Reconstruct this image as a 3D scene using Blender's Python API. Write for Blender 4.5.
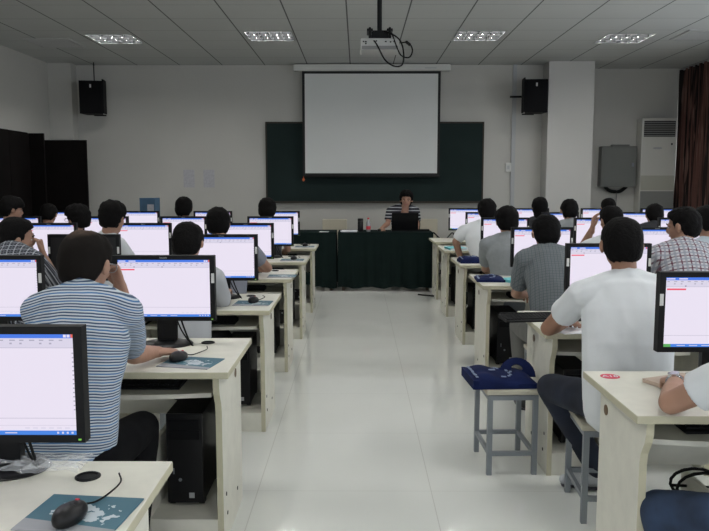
import bpy, bmesh, math, random
from math import sin, cos, pi, radians as R
from mathutils import Vector as V, Matrix, Euler, noise

for o in list(bpy.data.objects): bpy.data.objects.remove(o)
SC = bpy.context.scene
COL = SC.collection

# ------------------------------------------------------------------ camera, world, exposure
cam = bpy.data.cameras.new('camera'); cam.lens = 740/709*36; cam.sensor_width = 36; cam.clip_start = .05; cam.clip_end = 100
co = bpy.data.objects.new('camera', cam); COL.objects.link(co)
co.location = (0, 0, 1.47)
co.rotation_euler = (R(90) - math.atan(81.5/740), 0, math.atan(3.5/740))
SC.camera = co
SC.view_settings.view_transform = 'Standard'; SC.view_settings.look = 'None'
SC.view_settings.exposure = 0.0; SC.view_settings.gamma = 1.0; SC.view_settings.use_curve_mapping = False
w = bpy.data.worlds.new('world'); SC.world = w; w.use_nodes = True
w.node_tree.nodes['Background'].inputs[0].default_value = (.75, .85, 1, 1)
w.node_tree.nodes['Background'].inputs[1].default_value = 1.6
TUBE_POWER = 94.0          # fluorescent tubes in the ceiling fixtures
WINDOW_POWER = 26.0        # daylight entering by each window
def daylight(name, loc, rot, sx, sy, power, col=(.93, .97, 1)):
    l = bpy.data.lights.new(name, 'AREA'); l.shape = 'RECTANGLE'; l.size = sx; l.size_y = sy; l.energy = power; l.color = col
    o = bpy.data.objects.new(name, l); COL.objects.link(o); o.location = loc; o.rotation_euler = rot
    return o
WIN_Y = (-1.2, 1.7, 4.6, 7.5)
for y in WIN_Y: daylight('window_daylight', (5.75, y, 1.85), (0, R(90), 0), 1.6, 2.0, WINDOW_POWER)
daylight('window_daylight', (5.9, 11.2, 1.95), (0, R(90), 0), 1.9, 1.6, 60)
for x in (-2.2, 0.6, 3.4): daylight('window_daylight', (x, -3.45, 1.85), (R(90), 0, 0), 2.0, 1.6, WINDOW_POWER)

# ------------------------------------------------------------------ materials
MATS = {}
def mat(name, col, rough=.6, metal=0, spec=.5, var=0, vscale=8, emit=None, estr=1, trans=0, alpha=1, bump=0, bscale=60):
    m = bpy.data.materials.new(name); m.use_nodes = True; nt = m.node_tree; b = nt.nodes['Principled BSDF']
    b.inputs['Base Color'].default_value = (*col, 1); b.inputs['Roughness'].default_value = rough
    b.inputs['Metallic'].default_value = metal; b.inputs['Specular IOR Level'].default_value = spec
    if trans: b.inputs['Transmission Weight'].default_value = trans
    if alpha < 1: b.inputs['Alpha'].default_value = alpha
    if emit: b.inputs['Emission Color'].default_value = (*emit, 1); b.inputs['Emission Strength'].default_value = estr
    if var or bump: tc = nt.nodes.new('ShaderNodeTexCoord')
    if var:
        n = nt.nodes.new('ShaderNodeTexNoise'); n.inputs['Scale'].default_value = vscale; n.inputs['Detail'].default_value = 4
        nt.links.new(tc.outputs['Object'], n.inputs['Vector'])
        mr = nt.nodes.new('ShaderNodeMapRange'); mr.inputs['From Min'].default_value = .3; mr.inputs['From Max'].default_value = .7
        mr.inputs['To Min'].default_value = 1-var; mr.inputs['To Max'].default_value = 1+var
        nt.links.new(n.outputs['Fac'], mr.inputs['Value'])
        mx = nt.nodes.new('ShaderNodeVectorMath'); mx.operation = 'SCALE'; mx.inputs[0].default_value = col
        nt.links.new(mr.outputs[0], mx.inputs['Scale']); nt.links.new(mx.outputs[0], b.inputs['Base Color'])
    if bump:
        n2 = nt.nodes.new('ShaderNodeTexNoise'); n2.inputs['Scale'].default_value = bscale; n2.inputs['Detail'].default_value = 3
        nt.links.new(tc.outputs['Object'], n2.inputs['Vector'])
        bp = nt.nodes.new('ShaderNodeBump'); bp.inputs['Strength'].default_value = bump; bp.inputs['Distance'].default_value = .01
        nt.links.new(n2.outputs['Fac'], bp.inputs['Height']); nt.links.new(bp.outputs[0], b.inputs['Normal'])
    MATS[name] = m
    return m
class NT:
    """tiny helper for node expressions"""
    def __init__(s, m): s.nt = m.node_tree; s.tc = s.nt.nodes.new('ShaderNodeTexCoord'); s.b = s.nt.nodes['Principled BSDF']
    def sep(s, which='Object'):
        n = s.nt.nodes.new('ShaderNodeSeparateXYZ'); s.nt.links.new(s.tc.outputs[which], n.inputs[0]); return n.outputs
    def math(s, op, a, b=None, c=None):
        n = s.nt.nodes.new('ShaderNodeMath'); n.operation = op
        for i, v in enumerate((a, b, c)):
            if v is None: continue
            if isinstance(v, (int, float)): n.inputs[i].default_value = v
            else: s.nt.links.new(v, n.inputs[i])
        return n.outputs[0]
    def mix(s, f, a, b):
        n = s.nt.nodes.new('ShaderNodeMix'); n.data_type = 'RGBA'
        if isinstance(f, (int, float)): n.inputs[0].default_value = f
        else: s.nt.links.new(f, n.inputs[0])
        for i, v in ((6, a), (7, b)):
            if isinstance(v, tuple): n.inputs[i].default_value = (*v, 1)
            else: s.nt.links.new(v, n.inputs[i])
        return n.outputs[2]
    def noise(s, scale, detail=2, vec=None):
        n = s.nt.nodes.new('ShaderNodeTexNoise'); n.inputs['Scale'].default_value = scale; n.inputs['Detail'].default_value = detail
        s.nt.links.new(vec or s.tc.outputs['Object'], n.inputs['Vector']); return n.outputs['Fac']
    def line(s, v, period, off, width):   # 1 on a line of given width every period
        a = s.math('FRACT', s.math('DIVIDE', s.math('SUBTRACT', v, off - width/2 ), period))
        return s.math('LESS_THAN', a, width/period)
    def out(s, sock, name='Base Color'): s.nt.links.new(sock, s.b.inputs[name])

mat('wall_paint', (.50, .49, .46), .8, var=.03, vscale=1.2, bump=.05, bscale=40)
mat('pillar_paint', (.56, .55, .53), .7, var=.02, vscale=1.5)
mat('baseboard', (.03, .03, .032), .5)
m = mat('ceiling_tile', (.42, .43, .42), .9)
n = NT(m); x, y, z = n.sep()
lx = n.line(x, .667, -.79, .016); ly = n.line(y, .645, 11.80, .010)
tile = n.mix(n.noise(1.2), (.44, .45, .445), (.50, .51, .50))
n.out(n.mix(lx, n.mix(n.math('MULTIPLY', ly, .65), tile, (.12, .12, .12)), (.10, .10, .10)))
m = mat('floor_tile', (.62, .63, .60), .055, spec=.5)
n = NT(m); x, y, z = n.sep()
g = n.math('MAXIMUM', n.line(x, .835, -.482, .004), n.line(y, .833, 3.425, .003))
base = n.mix(n.noise(2.2, 4), (.68, .695, .66), (.74, .75, .72))
n.out(n.mix(g, base, (.56, .56, .53)))
mat('desk_laminate', (.66, .645, .565), .42, var=.05, vscale=14)
mat('desk_edge', (.50, .47, .34), .5, var=.04, vscale=20)
mat('hole_black', (.02, .018, .015), .6)
mat('brown_plug', (.12, .07, .03), .5)
mat('black_plastic', (.007, .007, .008), .5, spec=.2)
mat('black_gloss', (.006, .006, .007), .35, spec=.3)
mat('case_black', (.005, .005, .006), .5, spec=.15, var=.2, vscale=6)
mat('key_black', (.009, .009, .010), .6, spec=.2)
mat('sticker_white', (.62, .62, .60), .5)
mat('led_green', (.1, .5, .05), .5, emit=(.35, .6, .08), estr=.4)
mat('off_screen', (.022, .022, .023), .4, spec=.2)
mat('mouse_black', (.007, .007, .008), .4, spec=.3)
mat('cable_black', (.006, .006, .006), .6, spec=.2)
mat('cable_grey', (.25, .25, .25), .5)
def em(name, c, s=1.0): mat(name, (0, 0, 0), .4, spec=.2, emit=c, estr=s)
em('scr_page', (.82, .76, .89)); em('scr_title', (.07, .20, .80)); em('scr_tool', (.70, .66, .80)); em('scr_line', (.42, .40, .52))
em('scr_red', (.85, .10, .16)); em('scr_task', (.07, .24, .78)); em('scr_close', (.75, .15, .10)); em('scr_start', (.12, .42, .12)); em('scr_text', (.28, .26, .38))
mat('metal_grey', (.22, .24, .26), .45, metal=.3)
mat('seat_board', (.50, .47, .38), .5, var=.05)
mat('chalkboard', (.015, .026, .025), .8, spec=.15, var=.10, vscale=2)
mat('board_frame', (.045, .038, .030), .6, spec=.2)
mat('projection_white', (.66, .67, .66), .8)
mat('screen_border', (.006, .006, .006), .7)
mat('case_white', (.60, .60, .57), .5)
mat('orange_plastic', (.75, .16, .05), .5)
mat('speaker_black', (.006, .006, .007), .7, spec=.15, var=.2, vscale=30)
mat('speaker_grille', (.007, .007, .008), .8, spec=.1, bump=.4, bscale=300)
mat('paper_white', (.74, .75, .78), .8)
mat('paper_notice', (.44, .435, .47), .8, var=.1, vscale=30)
mat('box_grey', (.15, .155, .145), .5, var=.03)
mat('ac_white', (.60, .59, .55), .4)
mat('ac_cream', (.44, .43, .37), .5)
mat('ac_grey', (.24, .24, .23), .6)
mat('ac_dark', (.02, .02, .022), .5)
mat('conduit_grey', (.42, .43, .44), .5)
mat('dark_wood', (.004, .003, .003), .7, spec=.08, var=.3, vscale=5)
mat('table_cloth_green', (.010, .018, .017), .95, spec=.05, var=.12, vscale=5)
mat('table_wood', (.08, .05, .03), .5)
mat('chair_beige', (.52, .48, .38), .6)
mat('chair_frame', (.03, .03, .03), .4)
mat('thermos_black', (.007, .007, .008), .4, spec=.3)
mat('bottle_clear', (.75, .78, .80), .15, trans=.6)
mat('label_red', (.60, .03, .05), .5)
mat('cap_red', (.60, .03, .04), .4)
mat('bag_blue', (.006, .012, .060), .8, spec=.15, var=.25, vscale=9)
mat('bag_print', (.20, .25, .36), .7)
mat('cyan_book', (.15, .55, .60), .6)
mat('book_red', (.6, .06, .06), .6)
mat('notebook_tan', (.52, .40, .32), .6, var=.05)
mat('sticker_red', (.62, .03, .08), .45)
mat('box_blue', (.06, .13, .22), .5, var=.15)
mat('plastic_film', (.85, .87, .9), .2, alpha=.22, spec=.8)
mat('proj_white', (.42, .42, .41), .5)
mat('proj_grey', (.20, .20, .20), .5)
mat('lens_dark', (.01, .01, .015), .1)
mat('lamp_reflector', (.016, .017, .018), .5, spec=.25)
mat('lamp_frame', (.35, .36, .36), .5)
mat('lamp_tube', (.9, .9, .9), .4, emit=(1.0, .99, .955), estr=TUBE_POWER)
mat('vent_grey', (.42, .42, .42), .7)
mat('window_frame', (.6, .6, .6), .5)
mat('glass', (.9, .95, .95), .02, alpha=.12)
# curtain: woven vertical streaks
m = mat('curtain_cloth', (.2, .06, .04), .9)
n = NT(m); x, y, z = n.sep()
mp = n.nt.nodes.new('ShaderNodeMapping'); mp.inputs['Scale'].default_value = (4.5, 4.5, .15)
n.nt.links.new(n.tc.outputs['Object'], mp.inputs[0])
f1 = n.noise(2.6, 3, mp.outputs[0])
mp2 = n.nt.nodes.new('ShaderNodeMapping'); mp2.inputs['Scale'].default_value = (13, 13, .5); mp2.inputs['Location'].default_value = (3, 1, 2)
n.nt.links.new(n.tc.outputs['Object'], mp2.inputs[0])
f2 = n.noise(3, 2, mp2.outputs[0])
def stepf(v, a, b_):
    q = n.nt.nodes.new('ShaderNodeMapRange'); q.inputs['From Min'].default_value = a; q.inputs['From Max'].default_value = b_; n.nt.links.new(v, q.inputs['Value']); return q.outputs[0]
c1 = n.mix(stepf(f1, .46, .54), (.014, .008, .007), (.13, .062, .050))
c2 = n.mix(stepf(f2, .56, .62), c1, (.20, .115, .095))
n.out(c2)
tr = n.nt.nodes.new('ShaderNodeBsdfTranslucent'); n.nt.links.new(c2, tr.inputs[0])
ms = n.nt.nodes.new('ShaderNodeMixShader'); ms.inputs[0].default_value = .25
n.nt.links.new(n.b.outputs[0], ms.inputs[1]); n.nt.links.new(tr.outputs[0], ms.inputs[2])
n.nt.links.new(ms.outputs[0], n.nt.nodes['Material Output'].inputs[0])
# mouse pad with a pale splash printed on blue
m = mat('pad_print', (.06, .19, .27), .6)
n = NT(m); x, y, z = n.sep()
r2 = n.math('ADD', n.math('POWER', n.math('DIVIDE', n.math('SUBTRACT', x, .015), .075), 2), n.math('POWER', n.math('DIVIDE', n.math('SUBTRACT', y, .0), .055), 2))
sp = n.math('GREATER_THAN', n.math('SUBTRACT', n.noise(38, 3), n.math('MULTIPLY', r2, .16)), .44)
band = n.math('LESS_THAN', y, n.math('ADD', -.052, n.math('MULTIPLY', x, -.15)))
c = n.mix(n.noise(6), (.035, .105, .15), (.075, .19, .24))
n.out(n.mix(band, n.mix(sp, c, (.50, .56, .60)), (.30, .31, .33)))
# skin, hair, clothes
mat('skin', (.37, .205, .14), .55, var=.05, vscale=20)
mat('skin_dark', (.29, .15, .095), .55, var=.05, vscale=20)
mat('lip', (.36, .13, .10), .5)
mat('eye_white', (.6, .6, .58), .3); mat('eye_dark', (.01, .008, .006), .2)
mat('hair_black', (.0045, .004, .004), .75, spec=.10, var=.3, vscale=40, bump=.5, bscale=90)
m = mat('hair_thin', (.012, .010, .009), .75, spec=.10)
n = NT(m); x, y, z = n.sep()
d = n.math('ADD', n.math('POWER', n.math('ADD', x, .012), 2), n.math('ADD', n.math('POWER', n.math('ADD', y, .055), 2), n.math('POWER', n.math('SUBTRACT', z, .115), 2)))
q = n.nt.nodes.new('ShaderNodeMapRange'); q.inputs['From Min'].default_value = .0004; q.inputs['From Max'].default_value = .0045; q.inputs['To Min'].default_value = .55; q.inputs['To Max'].default_value = 0
n.nt.links.new(d, q.inputs['Value'])
n.out(n.mix(n.math('MULTIPLY', q.outputs[0], n.noise(60)), (.009, .007, .006), (.20, .13, .09)))
mat('tee_white', (.66, .68, .70), .85, bump=.15, bscale=14)
mat('shirt_pale', (.40, .41, .43), .85)
mat('tee_grey', (.235, .25, .26), .85, var=.06, vscale=40)
mat('shirt_greyblue', (.20, .21, .25), .85)
mat('shirt_dark', (.022, .023, .028), .85)
mat('shirt_lightblue', (.45, .52, .58), .85)
mat('jeans', (.007, .011, .024), .85, var=.35, vscale=9)
mat('jeans_blue', (.018, .035, .075), .85, var=.35, vscale=10)
mat('trousers_black', (.006, .006, .007), .9, spec=.1)
mat('trousers_grey', (.13, .13, .12), .85)
mat('shoe_white', (.50, .52, .55), .6); mat('shoe_black', (.01, .01, .01), .4); mat('sole_dark', (.04, .04, .05), .6)
mat('watch_steel', (.55, .55, .57), .25, metal=1)
mat('glasses_metal', (.35, .35, .36), .3, metal=.8)
m = mat('stripe_shirt', (.3, .35, .45), .85)
n = NT(m); x, y, z = n.sep()
hgt = n.math('ADD', z, n.math('MULTIPLY', n.math('POWER', x, 2), 1.0))
hgt = n.math('ADD', hgt, n.math('MULTIPLY', n.noise(5), .016))
fr = n.math('FRACT', n.math('DIVIDE', hgt, .0090))
s1 = n.math('LESS_THAN', fr, .50)
fr2 = n.math('FRACT', n.math('DIVIDE', hgt, .0270))
navy = n.mix(n.math('LESS_THAN', fr2, .34), (.040, .070, .135), (.055, .15, .32))
n.out(n.mix(s1, (.49, .54, .59), navy))
def plaid(name, base, c1, c2, p, w1, w2=None, off=0):
    m = mat(name, base, .85); n = NT(m); x, y, z = n.sep()
    u = x
    v = n.math('ADD', n.math('ADD', z, n.math('MULTIPLY', y, .8)), n.math('MULTIPLY', n.noise(3), .012))
    a = n.line(u, p, off, w1); b = n.line(v, p, 0, w1)
    c = n.mix(n.math('MULTIPLY', a, .85), base, c1); c = n.mix(n.math('MULTIPLY', b, .85), c, c1)
    if w2:
        a2 = n.line(u, p, off + p/2, w2); b2 = n.line(v, p, p/2, w2)
        c = n.mix(n.math('MULTIPLY', a2, .75), c, c2); c = n.mix(n.math('MULTIPLY', b2, .75), c, c2)
    n.out(c)
plaid('plaid_maroon', (.52, .52, .55), (.11, .025, .05), (.26, .27, .32), .054, .010, .014)
plaid('check_dark', (.022, .025, .036), (.40, .42, .46), (.13, .14, .17), .040, .007, .006)
plaid('check_grey', (.165, .185, .195), (.095, .11, .12), (.12, .13, .14), .021, .006, .003)
m = mat('stripe_teacher', (.02, .02, .03), .85); n = NT(m); x, y, z = n.sep()
n.out(n.mix(n.math('LESS_THAN', n.math('FRACT', n.math('DIVIDE', z, .045)), .34), (.012, .014, .022), (.40, .41, .43)))

# ------------------------------------------------------------------ object helpers
def tag(o, label=None, cat=None, group=None, kind=None):
    if label: o['label'] = label
    if cat: o['category'] = cat
    if group: o['group'] = group
    if kind: o['kind'] = kind
    return o
def empty(name, loc, rz=0, label=None, cat=None, group=None):
    o = bpy.data.objects.new(name, None); COL.objects.link(o); o.empty_display_size = .1
    o.location = loc; o.rotation_euler = (0, 0, rz)
    return tag(o, label, cat, group)
def link_mesh(name, me, parent=None, loc=(0, 0, 0), rot=(0, 0, 0)):
    o = bpy.data.objects.new(name, me); COL.objects.link(o); o.location = loc; o.rotation_euler = rot
    if parent: o.parent = parent
    return o
KIDS = {}
def copy_tree(o, parent=None):
    c = o.copy(); COL.objects.link(c)
    if parent: c.parent = parent
    for ch in list(o.children): copy_tree(ch, c)
    return c
class MB:
    def __init__(s): s.v = []; s.f = []; s.m = []; s.mi = 0
    def mat(s, i): s.mi = i; return s
    def add(s, vs, fs):
        k = len(s.v); s.v += [tuple(p) for p in vs]
        for f in fs: s.f.append(tuple(i + k for i in f)); s.m.append(s.mi)
        return s
    def box(s, x0, x1, y0, y1, z0, z1, bev=0):
        if bev:
            bm = bmesh.new(); bmesh.ops.create_cube(bm, size=1)
            for v in bm.verts: v.co = V(((x0+x1)/2 + v.co.x*(x1-x0), (y0+y1)/2 + v.co.y*(y1-y0), (z0+z1)/2 + v.co.z*(z1-z0)))
            bmesh.ops.bevel(bm, geom=bm.edges[:], offset=bev, segments=2, affect='EDGES', profile=.5)
            bm.verts.index_update(); s.add([v.co for v in bm.verts], [[v.index for v in f.verts] for f in bm.faces]); bm.free(); return s
        vs = [(x, y, z) for z in (z0, z1) for y in (y0, y1) for x in (x0, x1)]
        return s.add(vs, [(0, 2, 3, 1), (4, 5, 7, 6), (0, 1, 5, 4), (2, 6, 7, 3), (0, 4, 6, 2), (1, 3, 7, 5)])
    def quad(s, a, b, c, d): return s.add([a, b, c, d], [(0, 1, 2, 3)])
    def prism(s, poly, axis, a0, a1):   # poly in the two other axes, extruded along axis
        def P(p, t):
            l = list(p); l.insert(axis, t); return tuple(l)
        n = len(poly); vs = [P(p, a0) for p in poly] + [P(p, a1) for p in poly]
        return s.add(vs, [tuple(range(n))[::-1], tuple(range(n, 2*n))] + [(i, (i+1) % n, (i+1) % n + n, i + n) for i in range(n)])
    def tube(s, pts, rads, side=(1, 0, 0), n=12, cap=True, round_ends=True):
        """elliptical tube along pts; rads: number or (a along side, b across)"""
        pts = [V(p) for p in pts]; side = V(side)
        if not isinstance(rads, list): rads = [rads]*len(pts)
        rr = [(r, r) if isinstance(r, (int, float)) else r for r in rads]
        rings = []; N = len(pts)
        for i in range(N):
            t = (pts[min(i+1, N-1)] - pts[max(i-1, 0)]).normalized()
            a = side - t*side.dot(t)
            if a.length < 1e-3: a = V((0, 1, 0)) - t*t.y
            if a.length < 1e-3: a = V((0, 0, 1)) - t*t.z
            a.normalize(); b = t.cross(a)
            rings.append((pts[i], a, b, t, rr[i]))
        seq = []
        if round_ends:
            p, a, b, t, r = rings[0]; e = min(r)
            for q in (80, 50, 25): seq.append((p - t*e*sin(R(q)), a, b, (r[0]*cos(R(q)), r[1]*cos(R(q)))))
        seq += [(p, a, b, r) for p, a, b, t, r in rings]
        if round_ends:
            p, a, b, t, r = rings[-1]; e = min(r)
            for q in (25, 50, 80): seq.append((p + t*e*sin(R(q)), a, b, (r[0]*cos(R(q)), r[1]*cos(R(q)))))
        vs = []; fs = []
        for p, a, b, r in seq:
            for j in range(n):
                th = 2*pi*j/n; vs.append(p + a*r[0]*cos(th) + b*r[1]*sin(th))
        for i in range(len(seq)-1):
            for j in range(n):
                k = (j+1) % n; fs.append((i*n+j, i*n+k, (i+1)*n+k, (i+1)*n+j))
        if cap:
            fs.append(tuple(range(n))[::-1]); L = (len(seq)-1)*n; fs.append(tuple(range(L, L+n)))
        return s.add(vs, fs)
    def cyl(s, p0, p1, r0, r1=None, n=16): return s.tube([p0, p1], [r0, r0 if r1 is None else r1], n=n, round_ends=False)
    def lathe(s, prof, c=(0, 0, 0), n=24):
        vs = []; fs = []
        for r, z in prof:
            for j in range(n): vs.append((c[0]+r*cos(2*pi*j/n), c[1]+r*sin(2*pi*j/n), c[2]+z))
        for i in range(len(prof)-1):
            for j in range(n):
                k = (j+1) % n; fs.append((i*n+j, i*n+k, (i+1)*n+k, (i+1)*n+j))
        fs.append(tuple(range(n))[::-1]); L = (len(prof)-1)*n; fs.append(tuple(range(L, L+n)))
        return s.add(vs, fs)
    def ell(s, c, r, M=None, nu=16, nv=10):
        vs = []; fs = []; c = V(c)
        for i in range(nv+1):
            ph = -pi/2 + pi*i/nv; ph = max(-pi/2+.02, min(pi/2-.02, ph))
            for j in range(nu):
                th = 2*pi*j/nu; p = V((r[0]*cos(ph)*cos(th), r[1]*cos(ph)*sin(th), r[2]*sin(ph)))
                vs.append(c + (M @ p if M else p))
        for i in range(nv):
            for j in range(nu):
                k = (j+1) % nu; fs.append((i*nu+j, i*nu+k, (i+1)*nu+k, (i+1)*nu+j))
        fs.append(tuple(range(nu))[::-1]); L = nv*nu; fs.append(tuple(range(L, L+nu)))
        return s.add(vs, fs)
    def mesh(s, name, mats, smooth=False, angle=None):
        me = bpy.data.meshes.new(name); me.from_pydata(s.v, [], s.f)
        for m in (mats if isinstance(mats, (list, tuple)) else [mats]): me.materials.append(MATS[m])
        me.polygons.foreach_set('material_index', s.m)
        bm = bmesh.new(); bm.from_mesh(me); bmesh.ops.recalc_face_normals(bm, faces=bm.faces[:])
        if angle:
            for e in bm.edges:
                if len(e.link_faces) == 2 and e.calc_face_angle(0) > R(angle): e.smooth = False
        bm.to_mesh(me); bm.free()
        if smooth or angle: me.polygons.foreach_set('use_smooth', [True]*len(me.polygons))
        me.update(); return me
    def build(s, name, mats, parent=None, loc=(0, 0, 0), rot=(0, 0, 0), smooth=False, angle=None):
        return link_mesh(name, s.mesh(name, mats, smooth, angle), parent, loc, rot)
def spline(pts, n=8):
    """Catmull-Rom through pts"""
    P = [V(p) for p in pts]; P = [P[0]*2-P[1]] + P + [P[-1]*2-P[-2]]; out = []
    for i in range(1, len(P)-2):
        for k in range(n):
            t = k/n; a, b, c, d = P[i-1], P[i], P[i+1], P[i+2]
            out.append(.5*((2*b) + (c-a)*t + (2*a-5*b+4*c-d)*t*t + (3*b-a-3*c+d)*t**3))
    return out + [P[-2]]
def cable(name, pts, r, m, parent=None, n=6):
    return MB().tube(spline(pts, 6), r, n=n, round_ends=False).build(name, m, parent, smooth=True)
def text_mesh(txt, size, name, m, extrude=.0004):
    c = bpy.data.curves.new(name, 'FONT'); c.body = txt; c.size = size; c.align_x = 'CENTER'; c.align_y = 'CENTER'; c.extrude = extrude
    o = bpy.data.objects.new(name, c); COL.objects.link(o); bpy.context.view_layer.update()
    me = bpy.data.meshes.new_from_object(o.evaluated_get(bpy.context.evaluated_depsgraph_get()))
    bpy.data.objects.remove(o); bpy.data.curves.remove(c); me.materials.clear(); me.materials.append(MATS[m]); return me

# ------------------------------------------------------------------ the room
WX0, WX1, WYF, WYB, CZ = -4.78, 5.38, 11.85, -3.3, 3.32
def struct(mb, name, m, **k): return tag(mb.build(name, m, **k), kind='structure')
struct(MB().box(WX0-.2, WX1+.2, WYB-.2, 12.6, -.1, 0), 'floor', 'floor_tile')
LX = (-3.12, -1.105, 1.51, 3.40); LYO = (.17, 0, 0, .17); LY = (9.575, 6.36, 3.13, -.1)
ce = MB(); xs = [WX0-.2]
for x in LX: xs += [x-.305, x+.305]
xs.append(WX1+.2)
for i in range(len(xs)-1):
    if i % 2 == 0: ce.box(xs[i], xs[i+1], WYB-.2, 12.6, CZ, CZ+.1)
    else:
        ys = [WYB-.2]
        for y in sorted(LY): ys += [y+LYO[i//2]-.315, y+LYO[i//2]+.315]
        ys.append(12.6)
        for j in range(0, len(ys), 2): ce.box(xs[i], xs[i+1], ys[j], ys[j+1], CZ, CZ+.1)
        for j in range(1, len(ys)-1, 2): ce.box(xs[i], xs[i+1], ys[j], ys[j+1], CZ+.09, CZ+.1)
struct(ce, 'ceiling', 'ceiling_tile')
struct(MB().box(WX0-.2, WX0, WYB-.2, 12.6, 0, CZ), 'wall_left', 'wall_paint')
struct(MB().box(WX0, 2.90, WYF, 12.6, 0, CZ), 'wall_front', 'wall_paint')
struct(MB().box(3.595, WX1, 12.25, 12.6, 0, CZ), 'wall_alcove', 'wall_paint')
struct(MB().box(2.90, 3.595, 11.5, 12.6, 0, CZ), 'wall_pillar', 'pillar_paint')
struct(MB().box(WX0, -4.42, 11.62, WYF, 0, CZ), 'wall_corner_pillar', 'wall_paint')
# window wall with openings, back wall with openings
wr = MB().box(WX1, WX1+.2, WYB, 12.6, 0, .95).box(WX1, WX1+.2, WYB, 12.6, 2.75, CZ)
edges = [WYB]; 
for y in WIN_Y: edges += [y-1.05, y+1.05]
edges += [10.3, 12.1, 12.6]
for i in range(0, len(edges), 2): wr.box(WX1, WX1+.2, edges[i], edges[i+1], .95, 2.75)
struct(wr, 'wall_right', 'wall_paint')
wb = MB().box(WX0, WX1, WYB-.2, WYB, 0, .95).box(WX0, WX1, WYB-.2, WYB, 2.75, CZ)
ex = [WX0, -3.25, -1.15, -.45, 1.65, 2.35, 4.45, WX1]
for i in range(0, 8, 2): wb.box(ex[i], ex[i+1], WYB-.2, WYB, .95, 2.75)
struct(wb, 'wall_back', 'wall_paint')
k = 0
for (a, b) in [(edges[i], edges[i+1]) for i in range(1, len(edges)-1, 2)]:
    k += 1; mb = MB(); x0, x1 = WX1+.06, WX1+.12
    for (p, q) in ((a, a+.06), ((a+b)/2-.03, (a+b)/2+.03), (b-.06, b)): mb.box(x0, x1, p, q, .95, 2.75)
    mb.box(x0, x1, a, b, .95, 1.01).box(x0, x1, a, b, 2.69, 2.75)
    struct(mb, 'window_%d' % k, 'window_frame')
for i in (1, 3, 5):
    k += 1; a, b = ex[i], ex[i+1]; mb = MB(); y0, y1 = WYB-.12, WYB-.06
    for (p, q) in ((a, a+.06), ((a+b)/2-.03, (a+b)/2+.03), (b-.06, b)): mb.box(p, q, y0, y1, .95, 2.75)
    mb.box(a, b, y0, y1, .95, 1.01).box(a, b, y0, y1, 2.69, 2.75)
    struct(mb, 'window_%d' % k, 'window_frame')
struct(MB().box(-4.42, 2.90, WYF-.012, WYF, 0, .10), 'baseboard_front', 'baseboard')
struct(MB().box(2.888, 3.607, 11.488, 11.5, 0, .10), 'baseboard_pillar', 'baseboard')
struct(MB().box(3.607, WX1, 12.238, 12.25, 0, .10), 'baseboard_alcove', 'baseboard')
struct(MB().box(WX0, WX0+.012, WYB, 11.6, 0, .10), 'baseboard_left', 'baseboard')

# ------------------------------------------------------------------ ceiling fixtures
def make_light():
    r = empty('ceiling_light', (0, 0, 0)); S = .285
    MB().box(-.304, .304, -.314, -.285, -.004, .004).box(-.304, .304, .285, .314, -.004, .004).box(-.304, -.285, -.285, .285, -.004, .004).box(.285, .304, -.285, .285, -.004, .004).build('frame', 'lamp_frame', r)
    MB().box(-.30, .30, -.31, .31, .078, .084).box(-.30, -.294, -.31, .31, .004, .078).box(.294, .30, -.31, .31, .004, .078).box(-.294, .294, -.31, -.304, .004, .078).box(-.294, .294, .304, .31, .004, .078).build('housing', 'lamp_reflector', r)
    lv = MB()
    for i in range(5):
        x = -S + i*2*S/4
        lv.prism([(x-.003, 0), (x+.003, 0), (x+.018, .05), (x-.018, .05)], 1, -S, S)
    for j in range(4):
        y = -S + j*2*S/3
        lv.prism([(y-.003, 0), (y+.003, 0), (y+.012, .036), (y-.012, .036)], 0, -S, S)
    lv.build('louver', 'lamp_reflector', r)
    for i in range(4):
        x = -S + (i+.5)*2*S/4
        MB().cyl((x, -S+.01, .046), (x, S-.01, .046), .014, n=10).build('tube', 'lamp_tube', r, smooth=True)
    return r
LLAB = ('louvred ceiling light nearest the dark cabinets', 'louvred ceiling light between cabinets and projection screen', 'louvred ceiling light between projector and pillar', 'louvred ceiling light nearest the red curtain')
proto = make_light(); first = True
for row, y in enumerate(LY):
    for i, x in enumerate(LX):
        o = proto if first else copy_tree(proto); first = False
        o.location = (x, y + LYO[i], CZ)
        tag(o, LLAB[i] if row == 0 else 'louvred ceiling light, %s row from blackboard, %s' % (('', 'second', 'third', 'fourth')[row], ('by the cabinet wall', 'aisle edge, cabinet side', 'aisle edge, curtain side', 'by the curtain wall')[i]), 'ceiling light', 'louvred ceiling lights')
v = empty('ceiling_vent', (4.3, 9.5, CZ), 0, 'square grey ceiling vent close to the curtain', 'vent')
MB().box(-.3, .3, -.3, -.26, -.012, 0).box(-.3, .3, .26, .3, -.012, 0).box(-.3, -.26, -.26, .26, -.012, 0).box(.26, .3, -.26, .26, -.012, 0).build('frame', 'vent_grey', v)
sl = MB()
for i in range(7): sl.box(-.26, .26, -.24+i*.075, -.20+i*.075, -.008, -.001)
sl.build('slat', 'vent_grey', v)
v2 = copy_tree(v); v2.location = (-4.0, 10.0, CZ); tag(v2, 'square grey ceiling vent above the dark cabinets', 'vent')

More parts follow.
